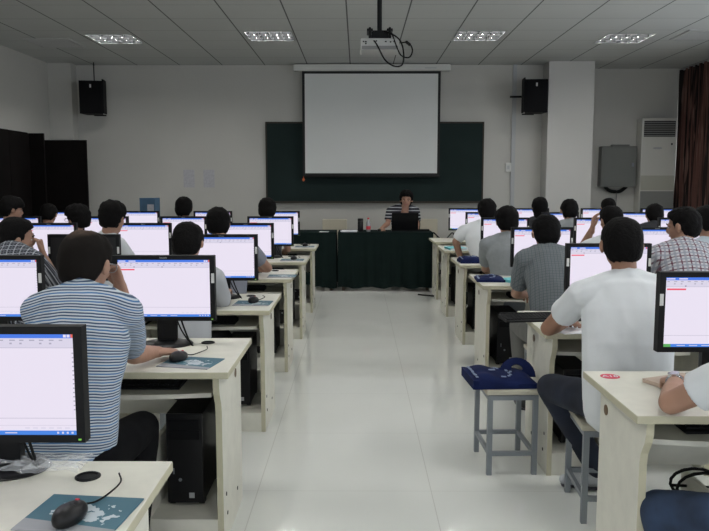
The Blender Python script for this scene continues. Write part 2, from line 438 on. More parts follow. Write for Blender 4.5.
# ------------------------------------------------------------------ front wall
b = empty('blackboard', (.262, WYF, 1.169), 0, 'wide dark green blackboard behind the projection screen', 'blackboard')
MB().box(-1.70, 1.70, -.03, -.003, .03, 1.25).build('board', 'chalkboard', b)
MB().box(-1.723, 1.723, -.04, -.002, 1.25, 1.274).box(-1.723, 1.723, -.04, -.002, 0, .03).box(-1.723, -1.70, -.04, -.002, .03, 1.25).box(1.70, 1.723, -.04, -.002, .03, 1.25).build('frame', 'board_frame', b)
MB().box(-1.70, 1.70, -.10, -.04, 0, .018).build('chalk_ledge', 'board_frame', b)
s = empty('projection_screen', (.205, 11.70, 0), 0, 'pulled-down white projection screen with black border', 'projection screen')
MB().box(-1.20, 1.22, -.06, .10, 3.205, 3.305, .01).build('housing', 'case_white', s)
MB().box(.82, 1.0, -.063, -.06, 3.235, 3.25).build('nameplate', 'conduit_grey', s)
MB().box(-1.072, 1.073, .0, .004, 1.600, 3.21).build('border', 'screen_border', s)
MB().box(-1.032, 1.033, -.004, -.001, 1.638, 3.165).build('canvas', 'projection_white', s)
MB().cyl((-1.072, 0, 1.588), (1.073, 0, 1.588), .014).build('weight_bar', 'screen_border', s, smooth=True)
MB().cyl((-1.06, -.012, 1.588), (-1.06, -.012, 1.555), .004, n=6).ell((-1.06, -.012, 1.535), (.022, .022, .024)).build('pull_knob', 'orange_plastic', s, smooth=True)
for x, lab in ((-2.69, 'pale paper notice on wall, the one nearer the dark cabinets'), (-2.372, 'pale paper notice on wall, the one nearer the blackboard')):
    pn = MB().box(-.088, .088, -.004, -.001, -.14, .14).build('paper_notice', 'paper_notice', None, (x, WYF, 1.555)); tag(pn, lab, 'notice', 'paper notices on the front wall')
c = empty('conduit', (2.45, WYF, 0), 0, 'grey vertical wall conduit between blackboard and pillar', 'conduit')
MB().box(-.03, .03, -.035, -.001, .1, CZ).build('channel', 'conduit_grey', c)
sw = empty('wall_switch', (2.375, WYF, 1.73), 0, 'small pale switch box beside the grey conduit', 'switch')
MB().box(-.045, .045, -.04, -.001, -.07, .07, .006).build('box', 'case_white', sw)
MB().box(-.018, .018, -.046, -.04, -.03, .03).build('rocker', 'conduit_grey', sw)
def speaker(x, y, z, rz, label, sgn, reach):
    t = empty('loudspeaker', (x, y, z), rz, label, 'loudspeaker', 'wall loudspeakers')
    MB().prism([(-.17, -.14), (.17, -.14), (.12, .14), (-.12, .14)], 2, -.245, .245).build('cabinet', 'speaker_black', t)
    MB().box(-.155, .155, -.155, -.141, -.23, .23, .006).build('grille', 'speaker_grille', t)
    MB().box(-.012, .012, -.158, -.155, .14, .19).build('badge', 'sticker_white', t)
    MB().box(sgn*.175-.01, sgn*.175+.01, -.14, .10, -.235, .27).box(min(0, sgn*.175), max(0, sgn*.175), .05, .10, -.262, -.246).box(-.03, .03, .13, reach, -.05, .05).build('bracket', 'speaker_black', t)
    return t
sp = speaker(-4.06, 11.52, 2.776, R(8), 'black loudspeaker high on the wall above the dark cabinets', 1, .325)
MB().cyl((.02, .05, .245), (.02, .05, CZ-2.776), .008, n=8).build('hanger_rod', 'cable_black', sp)
sp = speaker(2.68, 11.44, 2.783, R(-4), 'black loudspeaker high on the wall beside the pillar', -1, .405)
MB().box(-.36, -.17, .09, .12, .0, .03).build('cable_arm', 'cable_black', sp)
e = empty('electrical_box', (4.215, 12.25, 1.42), 0, 'grey metal electrical cabinet hung on the alcove wall', 'electrical cabinet')
MB().box(-.285, .285, -.17, -.001, 0, .655, .008).build('cabinet', 'box_grey', e)
MB().box(-.262, .262, -.180, -.171, .025, .63, .004).build('door', 'box_grey', e)
MB().box(.20, .235, -.195, -.182, .33, .39).build('latch', 'metal_grey', e)
MB().box(-.1, .18, -.12, -.03, .655, .685, .006).build('top_gland', 'box_grey', e)
MB().tube(spline([(-.18, -.08, 0), (-.1, -.09, -.06), (.05, -.09, -.07), (.16, -.08, 0)]), .028, n=8).build('cable_bundle', 'cable_black', e, smooth=True)
cable('cable', [(.03, -.03, -.06), (.03, -.01, -.4), (.03, -.012, -1.25)], .008, 'cable_grey', e)
a = empty('air_conditioner', (4.815, 12.02, 0), 0, 'tall white floor-standing air conditioner beside the curtain', 'air conditioner')
MB().box(-.28, .275, -.02, .215, .02, 2.515, .012).build('body', 'ac_white', a)
MB().box(-.25, .25, -.026, -.018, 2.22, 2.47).build('outlet', 'ac_dark', a)
ls = MB()
for i in range(7): ls.box(-.25, .25, -.034, -.026, 2.232+i*.034, 2.244+i*.034)
ls.build('outlet_louver', 'ac_grey', a)
MB().ell((-.02, -.022, 2.04), (.075, .006, .018)).build('brand_badge', 'conduit_grey', a, smooth=True)
MB().box(.19, .215, -.026, -.018, 2.09, 2.12).build('indicator', 'ac_dark', a)
MB().box(-.27, .265, -.027, -.018, 1.37, 1.605).build('service_panel', 'ac_cream', a)
gr = MB().box(-.27, .265, -.024, -.018, .15, 1.355)
for i in range(27): gr.box(-.265, .26, -.030, -.024, .17+i*.043, .187+i*.043)
gr.build('intake_grille', 'ac_grey', a)
MB().box(-.27, .265, -.01, .20, 0, .02).build('plinth', 'ac_dark', a)
# curtain
cu = MB(); ny, nz = 150, 14; vs = []; fs = []
for sgn in (0, 1):
    for j in range(nz+1):
        for i in range(ny+1):
            yy = 10.35 + 1.87*i/ny; t = i/ny*2*pi*11
            amp = .045*(.6+.4*j/nz)
            vs.append((5.20 + amp*sin(t + .5*sin(3*i/ny*pi)) + .012*sgn + .01*sin(j*.6+i*.2), yy, CZ-.03 - (CZ-.15)*j/nz))
o0 = (ny+1)*(nz+1)
for j in range(nz):
    for i in range(ny):
        a_, b_, c_, d_ = j*(ny+1)+i, j*(ny+1)+i+1, (j+1)*(ny+1)+i+1, (j+1)*(ny+1)+i
        fs += [(a_, b_, c_, d_), (a_+o0, d_+o0, c_+o0, b_+o0)]
cu.add(vs, fs)
tag(cu.build('curtain', 'curtain_cloth', smooth=True), 'reddish brown striped full-length curtain over the window', 'curtain')
tag(MB().cyl((5.21, 10.2, CZ-.03), (5.21, 12.24, CZ-.03), .015).build('curtain_rail', 'conduit_grey', smooth=True), 'thin grey curtain rail along the ceiling', 'curtain rail')
# tall cabinets
def wardrobe(x0, x1, y0, y1, h, label, faceX):
    t = empty('cabinet', (x0, y0, 0), 0, label, 'cabinet', 'dark cabinets along the wall'); w_, d_ = x1-x0, y1-y0
    MB().box(0, w_-(.02 if faceX else 0), (0 if faceX else .02), d_, 0, h).build('body', 'dark_wood', t)
    if faceX:
        n_ = max(1, round(d_/.55))
        for i in range(n_):
            dr = MB().box(w_-.018, w_, i*d_/n_+.003, (i+1)*d_/n_-.003, .06, h-.01).build('door', 'dark_wood', t)
            MB().box(w_, w_+.02, i*d_/n_+.05, i*d_/n_+.065, 1.0, 1.15).build('handle', 'chair_frame', dr)
    else:
        dr = MB().box(.003, w_-.003, 0, .018, .06, h-.01).build('door', 'dark_wood', t)
        MB().box(w_-.08, w_-.065, -.02, 0, 1.0, 1.15).build('handle', 'chair_frame', dr)
wardrobe(-4.77, -4.44, 6.6, 10.10, 2.16, 'long dark cabinet lying flat along the bare side wall', True)
def panel(x0, x1, y, h, label):
    t = empty('screen_panel', ((x0+x1)/2, y, 0), 0, label, 'screen', 'dark wooden screens'); w_ = (x1-x0)/2
    MB().box(-w_, w_, 0, .04, .05, h, .004).build('board', 'dark_wood', t)
    for sx in (-w_+.06, w_-.12): MB().box(sx, sx+.06, -.03, .16, 0, .049).build('foot', 'dark_wood', t)
panel(-4.77, -4.265, 10.14, 2.155, 'dark wooden screen standing at the end of the long cabinet')
panel(-4.72, -4.075, 11.2, 2.125, 'dark wooden screen below the loudspeaker, close to the front wall')

# ------------------------------------------------------------------ projector
p = empty('projector', (.186, 6.6, 2.60), 0, 'ceiling-hung pale projector with dangling black cable', 'projector')
MB().box(-.165, .165, -.13, .13, .005, .105, .012).build('body', 'proj_white', p)
MB().box(-.155, .155, -.134, -.129, .010, .040).build('rear_vent', 'proj_grey', p)
MB().cyl((-.08, .13, .055), (-.08, .16, .055), .035).build('lens', 'lens_dark', p, smooth=True)
pt = MB()
for x_, z_ in ((-.14, .075), (-.12, .075), (-.12, .058), (-.05, .08), (-.03, .08), (.05, .075), (.09, .072), (.12, .075)): pt.box(x_-.006, x_+.006, -.135, -.129, z_-.005, z_+.005)
pt.build('socket_panel', 'lens_dark', p)
MB().box(-.08, .08, -.09, .09, .112, .135).box(-.02, .02, -.02, .02, .135, .20).box(-.11, -.06, -.10, .10, .17, .19).box(.06, .11, -.10, .10, .17, .19).box(-.07, .07, -.07, .07, .13, .18).tube([(-.085, -.1, .19), (-.085, -.1, .115)], .012).tube([(.085, -.1, .19), (.085, -.1, .115)], .012).build('mount', 'black_plastic', p)
MB().cyl((0, 0, .19), (0, 0, CZ-2.60), .021).cyl((0, 0, CZ-2.63), (0, 0, CZ-2.60), .06).build('pole', 'black_plastic', p, smooth=False)
cable('cable', [(-.045, -.14, .075), (-.02, -.17, .03), (.04, -.17, -.08), (.12, -.17, -.135), (.19, -.16, -.12), (.20, -.16, -.02), (.17, -.15, .08), (.10, -.12, .14), (.03, -.08, .17)], .007, 'cable_black', p)
cable('power_cable', [(.17, -.15, .06), (.24, -.16, .06), (.275, -.16, .0), (.25, -.16, -.06), (.19, -.15, -.05), (.155, -.14, .0), (.10, -.12, .15)], .006, 'cable_black', p)
MB().tube([(.225, -.16, .065), (.25, -.16, .045)], .013, n=8).build('plug', 'cable_black', p, smooth=True)

# ------------------------------------------------------------------ desks
DT = .745
RN = {1: 'first', 2: 'second', 3: 'third', 4: 'fourth', 5: 'fifth', 6: 'sixth'}
def panel_poly(d):   # y,z profile of a side panel; near edge steps back below the keyboard tray
    return [(.022, DT-.028), (.022, .675), (.032, .645), (.060, .60), (.068, .565), (.068, 0), (d-.10, 0), (d-.10, DT-.028)]
def make_desk(d, side, n=2, sw_=.85):
    """origin at the aisle-side near corner; side +1 extends to +x"""
    t = empty('computer_desk', (0, 0, 0)); L = n*sw_*side
    def bx(mb, a, b, *r, bev=0): return mb.box(min(a*side, b*side), max(a*side, b*side), *r, bev=bev)
    W = n*sw_
    tp = MB(); bx(tp, 0, W, 0, d, DT-.028, DT, bev=.004)
    for f_i in range(len(tp.f)):
        zs = [tp.v[i][2] for i in tp.f[f_i]]
        tp.m[f_i] = 0 if min(zs) > DT-.002 else 1
    tp.build('tabletop', ['desk_laminate', 'desk_edge'], t)
    for k_ in range(n+1):
        x0 = .04 if k_ == 0 else (W-.065 if k_ == n else k_*sw_-.0125)
        pm_ = MB().prism(panel_poly(d), 0, min(x0*side, (x0+.025)*side), max(x0*side, (x0+.025)*side)); pm_.m = [0, 0] + [1]*(len(pm_.f)-2)
        pm = pm_.build('side_panel', ['desk_laminate', 'desk_edge'], t)
        if k_ == 0:
            xx = x0*side - side*.0015
            pl = MB()
            pl.cyl((xx+side*.001, .40, .640), (xx-side*.001, .40, .640), .020).build('plug', 'brown_plug', pm)
            for (y_, z_) in ((.13, .20), (.15, .11), (.40, .11)): MB().cyl((xx+side*.001, y_, z_), (xx-side*.001, y_, z_), .009, n=8).build('screw_cap', 'hole_black', pm)
    bp = MB(); bx(bp, .065, W-.065, d-.135, d-.117, .42, DT-.028); bp.build('back_panel', 'desk_laminate', t)
    bp = MB(); bx(bp, .065, W-.065, d-.135, d-.117, .10, .26); bp.build('kick_board', 'desk_laminate', t)
    for k_ in range(n):
        a0 = k_*sw_
        tr_ = MB()
        xs0, xs1 = sorted(((a0+.09)*side, (a0+.76)*side))
        poly = [(xs0, .46)] + [(xs0 + (xs1-xs0)*i/10, .115 - .035*sin(pi*i/10)) for i in range(11)] + [(xs1, .46)]
        tr_.prism(poly, 2, .612, .630)
        tr_.build('keyboard_tray', ['desk_edge' if False else 'desk_laminate'], t)
        rl = MB(); bx(rl, a0+.072, a0+.086, .16, .48, .600, .632); rl.build('tray_rail', 'hole_black', t); rl = MB(); bx(rl, a0+.764, a0+.778, .16, .48, .600, .632); rl.build('tray_rail', 'hole_black', t)
        pl = MB(); bx(pl, a0+.065, a0+.34, .072, d-.14, .0, .115); pl.build('plinth', 'desk_laminate', t)
        pp = MB(); bx(pp, a0+.34, a0+.36, .09, d-.14, 0, .40); pp.build('partition', 'desk_laminate', t)
        g = MB().lathe([(.031, 0), (.031, .003), (.026, .005), (.0235, .003), (.0235, .0005)], ((a0+(.185 if side < 0 else .46))*side, d-.11, DT+.0003)).build('cable_grommet', 'black_plastic', t, smooth=False)
    return t
# rows counted from the teacher's table: (x of the aisle edge, y near, depth, how many desks)
LROWS = {6: (-.487, 1.23, .65, 1), 5: (-.503, 2.80, .645, 1), 4: (-.510, 4.21, .66, 1), 3: (-.510, 5.62, .655, 2), 2: (-.488, 6.86, .645, 2), 1: (-.480, 8.32, .65, 2)}
RROWS = {6: (.878, 2.265, .565, 1), 5: (.915, 3.55, .66, 1), 4: (.895, 5.26, .68, 2), 3: (.920, 6.62, .70, 2), 2: (.940, 8.06, .70, 2), 1: (.960, 9.30, .71, 2)}
protos = {}
for side, rows, nm in ((-1, LROWS, 'cabinet'), (1, RROWS, 'curtain')):
    for r, (x, y, d, cnt) in rows.items():
        for k_ in range(cnt):
            if k_ == 0: o = make_desk(d, side); last = o
            else: o = copy_tree(last)
            o.location = (x + side*1.705*k_, y, 0)
            where = 'at the aisle' if k_ == 0 else 'next to the aisle desk'
            tag(o, 'pale beige desk %s, %s side, %s row from blackboard' % (where, nm, RN[r]), 'desk', 'computer desks')

# ------------------------------------------------------------------ monitors
LENOVO = text_mesh('lenovo', .012, 'logo', 'conduit_grey')
def screen_mesh(kind):
    s = MB(); X0, X1, Z0, Z1 = -.205, .205, -.128, .128; e = [0.0]
    def q(mi, x0, x1, z0, z1):
        e[0] -= .00004; s.mat(mi); s.quad((x0, e[0], z0), (x1, e[0], z0), (x1, e[0], z1), (x0, e[0], z1))
    q(0, X0, X1, Z0, Z1)
    q(1, X0, X1, Z1-.011, Z1); q(6, X1-.008, X1-.001, Z1-.010, Z1-.001)
    for i in range(2): q(0, X1-.026+i*.009, X1-.019+i*.009, Z1-.009, Z1-.002)
    for i in range(2): q(0, X0+.004+i*.045, X0+.035+i*.045, Z1-.008, Z1-.004)
    q(2, X0, X1, Z1-.035, Z1-.011)
    rnd = random.Random(3)
    for i in range(16):
        xx = X0+.006+i*.0245; q(3, xx, xx+.008+.006*rnd.random(), Z1-.0175, Z1-.0145)
        if i % 3: q(3, xx, xx+.006, Z1-.026, Z1-.022)
    q(3, X0, X1, Z1-.0355, Z1-.0345)
    for i in (2, 7): q(8, X0+.02+i*.025, X0+.026+i*.025, Z1-.034, Z1-.030)
    if kind == 'red': q(4, X0+.006, X0+.075, Z1-.047, Z1-.041)
    q(3, X0, X1, Z0+.042, Z0+.043)
    if kind == 'plain':
        for i in range(14): q(3, X1-.006, X1-.002, Z1-.05-i*.011, Z1-.047-i*.011)
        q(3, X0, X1, Z0+.024, Z0+.0245)
    for i in range(6): q(2, X0+.28+i*.02, X0+.292+i*.02, Z0+.016, Z0+.019)
    q(5, X0, X1, Z0, Z0+.011); q(7, X0, X0+.028, Z0, Z0+.011)
    for i in range(5): q(2, X0+.05+i*.045, X0+.08+i*.045, Z0+.004, Z0+.0065)
    for i in range(4): q(2, X1-.05+i*.012, X1-.045+i*.012, Z0+.003, Z0+.008)
    return s.mesh('screen', ['scr_page', 'scr_title', 'scr_tool', 'scr_line', 'scr_red', 'scr_task', 'scr_close', 'scr_start', 'scr_text'])
SCR = {'red': screen_mesh('red'), 'plain': screen_mesh('plain')}
MZ = .262      # centre of the panel above the desk
def make_monitor(kind, MZ=MZ):
    t = empty('monitor', (0, 0, 0)); HW, HH = .2265, .147
    h = MB(); zc = MZ
    # bezel ring
    for (x0, x1, z0, z1) in ((-HW, HW, .128, HH), (-HW, HW, -HH, -.128), (-HW, -.205, -.128, .128), (.205, HW, -.128, .128)):
        h.box(x0, x1, -.006, .03, zc+z0, zc+z1)
    h.build('bezel', 'black_plastic', t)
    MB().box(-HW+.004, HW-.004, .004, .034, zc-HH+.004, zc+HH-.004).prism([(-.17, .034), (.17, .034), (.12, .062), (-.12, .062)], 2, zc-.10, zc+.10).build('back_shell', 'black_plastic', t)
    if kind == 'off': MB().box(-.205, .205, 0, .003, zc-.128, zc+.128).build('screen', 'off_screen', t)
    else: link_mesh('screen', SCR['plain' if kind == 'low' else kind], t, (0, .0005, zc))
    if kind != 'low': MB().box(HW-.0145, HW-.001, -.0072, -.006, zc+.025, zc+.068).build('sticker', 'sticker_white', t)
    MB().box(-HW+.001, -HW+.0145, -.0072, -.006, zc+.025, zc+.068).build('sticker', 'sticker_white', t)
    if kind != 'off': MB().box(HW-.017, HW-.010, -.0075, -.006, zc-.1405, zc-.1365).build('power_light', 'led_green', t)
    link_mesh('logo', LENOVO, t, (0, -.0065, zc+.1375), (R(90), 0, 0))
    MB().prism([(-.045, .03), (.045, .03), (.040, .068), (-.040, .068)], 2, .012, zc-.02).build('neck', 'black_plastic', t)
    bs = MB().lathe([(.112, 0), (.115, .004), (.108, .011), (.075, .018), (.05, .022)], (0, 0, 0), 32)
    bs.v = [(x_, y_*.80+.035, z_) for x_, y_, z_ in bs.v]
    bs.build('base', 'black_gloss', t, angle=40)
    cable('cable', [(.05, .045, zc-.11), (.07, .035, zc-.17), (.10, .015, zc-.235), (.125, .0, zc-.268)], .004, 'cable_black', t)
    cable('cable', [(.03, .05, zc-.12), (.06, .05, zc-.20), (.11, .03, zc-.262), (.14, .01, zc-.27)], .0035, 'cable_black', t)
    return t
MP = {k_: make_monitor(k_) for k_ in ('red', 'plain', 'off')}; MP['low'] = make_monitor('low', .230)
used = set()
SEAT = {0: 'aisle seat', 1: 'second seat from aisle', 2: 'third seat from aisle', 3: 'fourth seat from aisle'}
def monitor(x, y, side, r, k_, kind='red', rz=0, z=DT):
    if kind in used: o = copy_tree(MP[kind])
    else: o = MP[kind]; used.add(kind)
    o.location = (x, y, z); o.rotation_euler = (0, 0, R(rz))
    lab = 'black monitor showing a white document, %s side, %s row from blackboard, %s' % (side, RN[r], SEAT[k_])
    if kind == 'off': lab = 'black monitor switched off, with dark blank screen, behind the balding striped-shirt man'
    tag(o, lab, 'monitor', 'desk monitors'); return o
for r, y, xs in ((6, 1.79, [(-.906, 'low')]), (5, 3.27, [(-.865, 'red'), (-1.635, 'plain')]), (4, 4.66, [(-.862, 'plain'), (-1.735, 'off')]),
                 (3, 6.03, [(-.915, 'plain'), (-1.752, 'red'), (-2.525, 'red')]), (2, 7.28, [(-.862, 'red'), (-1.718, 'red'), (-2.49, 'red'), (-3.355, 'plain')]),
                 (1, 8.72, [(-.913, 'plain'), (-1.71, 'red'), (-2.57, 'plain'), (-3.43, 'plain')])):
    for k_, (x, kd) in enumerate(xs): monitor(x, y, 'cabinet', r, k_, kd)
for r, y, xs in ((6, 2.66, [(1.318, 'red')]), (5, 3.95, [(1.342, 'red')]), (4, 5.45, [(1.357, 'red'), (2.20, 'plain')]),
                 (3, 7.02, [(1.395, 'red'), (2.275, 'red'), (3.07, 'plain')]), (2, 8.42, [(1.45, 'red'), (2.30, 'plain'), (3.16, 'plain')]),
                 (1, 9.76, [(1.42, 'red'), (2.285, 'red'), (3.16, 'red'), (3.945, 'plain')])):
    for k_, (x, kd) in enumerate(xs): monitor(x, y, 'curtain', r, k_, kd, rz=(14 if (r, k_) == (2, 1) else (-7 if (r, k_) == (1, 0) else 0)))

# ------------------------------------------------------------------ keyboards, mice, pads, towers
def make_keyboard():
    t = empty('keyboard', (0, 0, 0))
    MB().prism([(-.075, 0), (.075, 0), (.075, .022), (.06, .024), (-.065, .012), (-.075, .008)], 0, -.22, .22).build('case', 'black_plastic', t)
    ks = MB()
    for rw in range(6):
        yb = -.060 + rw*.0205 + (.006 if rw == 5 else 0)
        zb = .0125 + (yb+.065)*.096
        for i in range(21):
            if i in (14, 18) and rw != 0: pass
            xb = -.213 + i*.0203
            if rw == 0 and 4 <= i <= 8:
                if i == 4: ks.box(xb, xb+.099, yb, yb+.017, zb-.003, zb+.006)
                continue
            ks.box(xb, xb+.0175, yb, yb+.017, zb-.003, zb+.006)
    ks.build('key', 'key_black', t)
    return t
KB = make_keyboard(); kb_used = [False]
def keyboard(x, y, z, label, rz=0):
    o = copy_tree(KB) if kb_used[0] else KB; kb_used[0] = True
    o.location = (x, y, z); o.rotation_euler = (0, 0, R(rz)); tag(o, label, 'keyboard', 'keyboards'); return o
for side, rows, nm, sg in ((-1, LROWS, 'cabinet', -1), (1, RROWS, 'curtain', 1)):
    for r, (x, y, d, cnt) in rows.items():
        if (sg, r) in ((-1, 6), (1, 5)): continue
        keyboard(x + sg*.45, y + .235, .631, 'black keyboard on the pull-out tray, %s side, %s row from blackboard, aisle seat' % (nm, RN[r]))
keyboard(.99, 3.93, DT+.001, 'black keyboard pushed back on the desktop, overhanging the edge toward the aisle', 6)
def make_mouse(pts):
    t = empty('mouse', (0, 0, 0))
    b = MB().ell((0, 0, .012), (.031, .055, .024), nu=20, nv=12)
    b.v = [(x_*(1-.12*max(0, y_)/.055), y_, max(.001, z_ + (.004 if z_ > .012 and y_ < 0 else 0))) for x_, y_, z_ in b.v]
    b.build('body', 'mouse_black', t, smooth=True)
    MB().cyl((-.003, .030, .028), (.003, .030, .028), .007, n=10).build('scroll_wheel', 'label_red', t)
    if pts: cable('cord', pts, .0022, 'cable_black', t)
    return t
MS = make_mouse([(0, .054, .012), (.012, .085, .004), (.024, .13, .006), (.018, .20, .004), (-.01, .25, .004)])
ms_used = [False]
def mouse(x, y, label, rz=0):
    o = copy_tree(MS) if ms_used[0] else MS; ms_used[0] = True
    o.location = (x, y, DT+.0045); o.rotation_euler = (0, 0, R(rz)); tag(o, label, 'mouse', 'computer mice')
PAD = MB().box(-.11, .11, -.09, .09, 0, .004, .0015).mesh('mouse_pad', 'pad_print')
def pad(x, y, label, rz=0, sx=1):
    o = link_mesh('mouse_pad', PAD, None, (x, y, DT), (0, 0, R(rz))); tag(o, label, 'mouse pad', 'blue mouse pads'); return o
for r, px, py, mx, my, rz in ((6, -.612, 1.56, -.620, 1.525, -6), (5, -.68, 2.95, -.738, 2.985, -12), (4, -.64, 4.46, -.64, 4.48, -3), (3, -.60, 5.80, None, None, 0), (2, -.63, 7.05, -.615, 7.06, 0), (1, -.62, 8.57, -.615, 8.60, 0)):
    pad(px, py, 'blue mouse pad with pale splash print, cabinet side desk, %s row from blackboard' % RN[r], rz)
    if mx is not None: mouse(mx, my, 'black computer mouse beside the aisle, cabinet side, %s row from blackboard' % RN[r], -8 if r != 5 else -18)
def make_tower():
    t = empty('computer_tower', (0, 0, 0))
    MB().box(-.076, .076, 0.012, .33, .012, .400, .004).build('case', 'case_black', t)
    MB().box(-.076, .076, -.006, .012, .012, .400, .005).build('front_panel', 'black_gloss', t)
    for zz in (.335, .29): MB().box(-.064, .064, -.010, -.006, zz, zz+.04).build('drive_bay', 'case_black', t)
    MB().cyl((-.02, -.006, .115), (-.02, -.010, .115), .007, n=12).build('power_button', 'metal_grey', t)
    MB().box(-.05, -.044, -.0085, -.006, .14, .165).build('usb_port', 'metal_grey', t)
    MB().box(.016, .038, -.0075, -.006, .035, .058).build('sticker', 'conduit_grey', t)
    MB().box(-.074, -.05, .02, .06, 0, .012).box(.05, .074, .02, .06, 0, .012).box(-.074, -.05, .28, .32, 0, .012).box(.05, .074, .28, .32, 0, .012).build('foot', 'black_plastic', t)
    return t
TW = make_tower(); tw_used = [False]
def tower(x, y, label):
    o = copy_tree(TW) if tw_used[0] else TW; tw_used[0] = True
    o.location = (x, y, .116); tag(o, label, 'computer tower', 'computer towers')
for r, (x, y, d, cnt) in LROWS.items(): tower(x-.225, y+.205, 'black computer tower under the desk, cabinet side, %s row from blackboard, aisle end' % RN[r])
for r, (x, y, d, cnt) in RROWS.items():
    if r != 6: tower(x+.225, y+.205, 'black computer tower under the desk, curtain side, %s row from blackboard, aisle end' % RN[r])

# ------------------------------------------------------------------ stools
def make_stool():
    t = empty('stool', (0, 0, 0)); A, B = .115, .165
    MB().box(-A-.02, A+.02, -B-.01, B+.01, .415, .44, .004).build('seat', 'seat_board', t)
    for sx in (-1, 1):
        for sy in (-1, 1): MB().box(sx*A-.0125, sx*A+.0125, sy*B-.0125, sy*B+.0125, 0, .39).build('leg', 'metal_grey', t)
    for sy in (-1, 1):
        MB().box(-A-.0125, A+.0125, sy*B-.012, sy*B+.012, .39, .414).build('apron', 'metal_grey', t); MB().box(-A+.012, A-.012, sy*B-.009, sy*B+.009, .10, .122).build('rail', 'metal_grey', t)
    for sx in (-1, 1):
        MB().box(sx*A-.012, sx*A+.012, -B+.012, B-.012, .39, .414).build('apron', 'metal_grey', t); MB().box(sx*A-.009, sx*A+.009, -B+.012, B-.012, .10, .122).build('rail', 'metal_grey', t)
    return t
ST = make_stool(); st_used = [False]
def stool(x, y, label, rz=0):
    o = copy_tree(ST) if st_used[0] else ST; st_used[0] = True
    o.location = (x, y, 0); o.rotation_euler = (0, 0, R(rz)); tag(o, label, 'stool', 'grey metal stools')
stool(.775, 3.80, 'empty grey metal stool in the aisle carrying a blue bag', 2)

# ------------------------------------------------------------------ teacher's table and what is on it
TZ = .81
for (x0, x1, lab, lab2) in ((-1.34, -.305, 'teacher table under green cloth, the half nearer the cabinets', 'dark green tablecloth to the floor, the half nearer the cabinets'), (-.275, 1.03, 'teacher table under green cloth, the half carrying the laptop', 'dark green tablecloth to the floor, the half under the laptop')):
    t = empty('teacher_table', (x0, 10.12, 0), 0, lab, 'table', 'teacher tables'); W = x1-x0
    MB().box(.015, W-.015, .02, .62, TZ-.035, TZ-.005).build('tabletop', 'table_wood', t)
    for lx_ in (.05, W-.09):
        for ly_ in (.06, .54): MB().box(lx_, lx_+.04, ly_, ly_+.04, 0, TZ-.035).build('leg', 'table_wood', t)
    cl = MB(); path = []
    seg = [(0, .64), (0, 0), (W, 0), (W, .64)]
    N = [14, int(60*W), 14]
    for i in range(3):
        for j in range(N[i]):
            q = j/N[i]; path.append((seg[i][0]+(seg[i+1][0]-seg[i][0])*q, seg[i][1]+(seg[i+1][1]-seg[i][1])*q, i))
    path.append((*seg[3], 2)); nz = 10; vs = []; fs = []
    for j in range(nz+1):
        h = j/nz
        for i, (px, py, sd) in enumerate(path):
            a_ = i*.31; off = h*(.018*sin(a_*1.7+x0) + .012*sin(a_*3.1+2))
            zb = TZ - h*(TZ-.05 + .012*sin(a_*.9)) if j else TZ
            ox, oy = (0, -off-.012*h) if sd == 1 else ((-off-.004 if sd == 0 else off+.004), 0)
            if x0 > -1 and sd == 1 and px > W-.40: oy += h*.05*sin((px-W+.40)/.40*pi)*-1.2
            vs.append((px+ox*.5, py+oy, zb))
    n_ = len(path)
    for j in range(nz):
        for i in range(n_-1): fs.append((j*n_+i, j*n_+i+1, (j+1)*n_+i+1, (j+1)*n_+i))
    fs.append(tuple(range(n_)))
    cl.add(vs, fs)
    tag(cl.build('tablecloth', 'table_cloth_green', None, (x0, 10.115, 0), angle=50), lab2, 'tablecloth', 'green tablecloths')
def chair(x, y, label):
    t = empty('chair', (x, y, 0), 0, label, 'chair', 'beige chairs behind the teacher table')
    MB().box(-.2, .2, -.2, .2, .42, .45, .01).build('seat', 'chair_beige', t)
    MB().box(-.19, .19, .18, .21, .60, .93, .012).build('backrest', 'chair_beige', t)
    for sx in (-.18, .18):
        for sy in (-.18, .19): MB().cyl((sx, sy, 0), (sx, sy, .42 if sy < 0 else .66), .012, n=8).build('leg', 'chair_frame', t)
chair(-.36, 11.25, 'beige chair behind the table half nearer the cabinets')
chair(1.05, 11.35, 'beige chair behind the table, past the laptop')
t = empty('thermos', (.035, 10.35, TZ), 0, 'black thermos cup standing beside the red-label bottle', 'thermos')
MB().lathe([(.036, 0), (.04, .01), (.04, .14), (.037, .145)]).build('cup', 'thermos_black', t, angle=40)
MB().lathe([(.037, .146), (.041, .15), (.041, .175), (.036, .182), (.02, .183)]).build('lid', 'thermos_black', t, angle=40)
t = empty('drink_bottle', (.145, 10.33, TZ), 0, 'clear plastic bottle with red label and red cap', 'bottle')
MB().lathe([(.028, 0), (.032, .008), (.032, .11), (.026, .135), (.013, .165), (.012, .175)]).build('bottle', 'bottle_clear', t, angle=50)
MB().lathe([(.0328, .03), (.0328, .075), (.0325, .076)]).build('label', 'label_red', t, angle=40)
MB().lathe([(.015, .172), (.015, .192), (.013, .194)]).build('cap', 'cap_red', t, angle=40)
t = MB().box(-.11, .11, -.08, .08, 0, .012).box(-.09, .12, -.07, .075, .0121, .02).build('papers', 'paper_white', None, (-.13, 10.27, TZ+.001), (0, 0, .1)); tag(t, 'flat white papers on the green tablecloth by the thermos', 'papers')
t = MB().box(-.06, .06, -.04, .04, 0, .006).build('paper_slip', 'paper_white', None, (-.47, 10.22, TZ+.001), (0, 0, -.2)); tag(t, 'small white slip on the cloth nearer the cabinets', 'paper')
lp = empty('laptop', (.655, 10.36, TZ+.001), 0, 'open black laptop in front of the teacher', 'laptop')
MB().box(-.185, .185, -.02, .23, 0, .024, .004).build('base', 'black_plastic', lp)
MB().prism([(-.02, .020), (-.005, .020), (-.075, .262), (-.088, .258)], 0, -.185, .185).build('lid', 'case_black', lp)
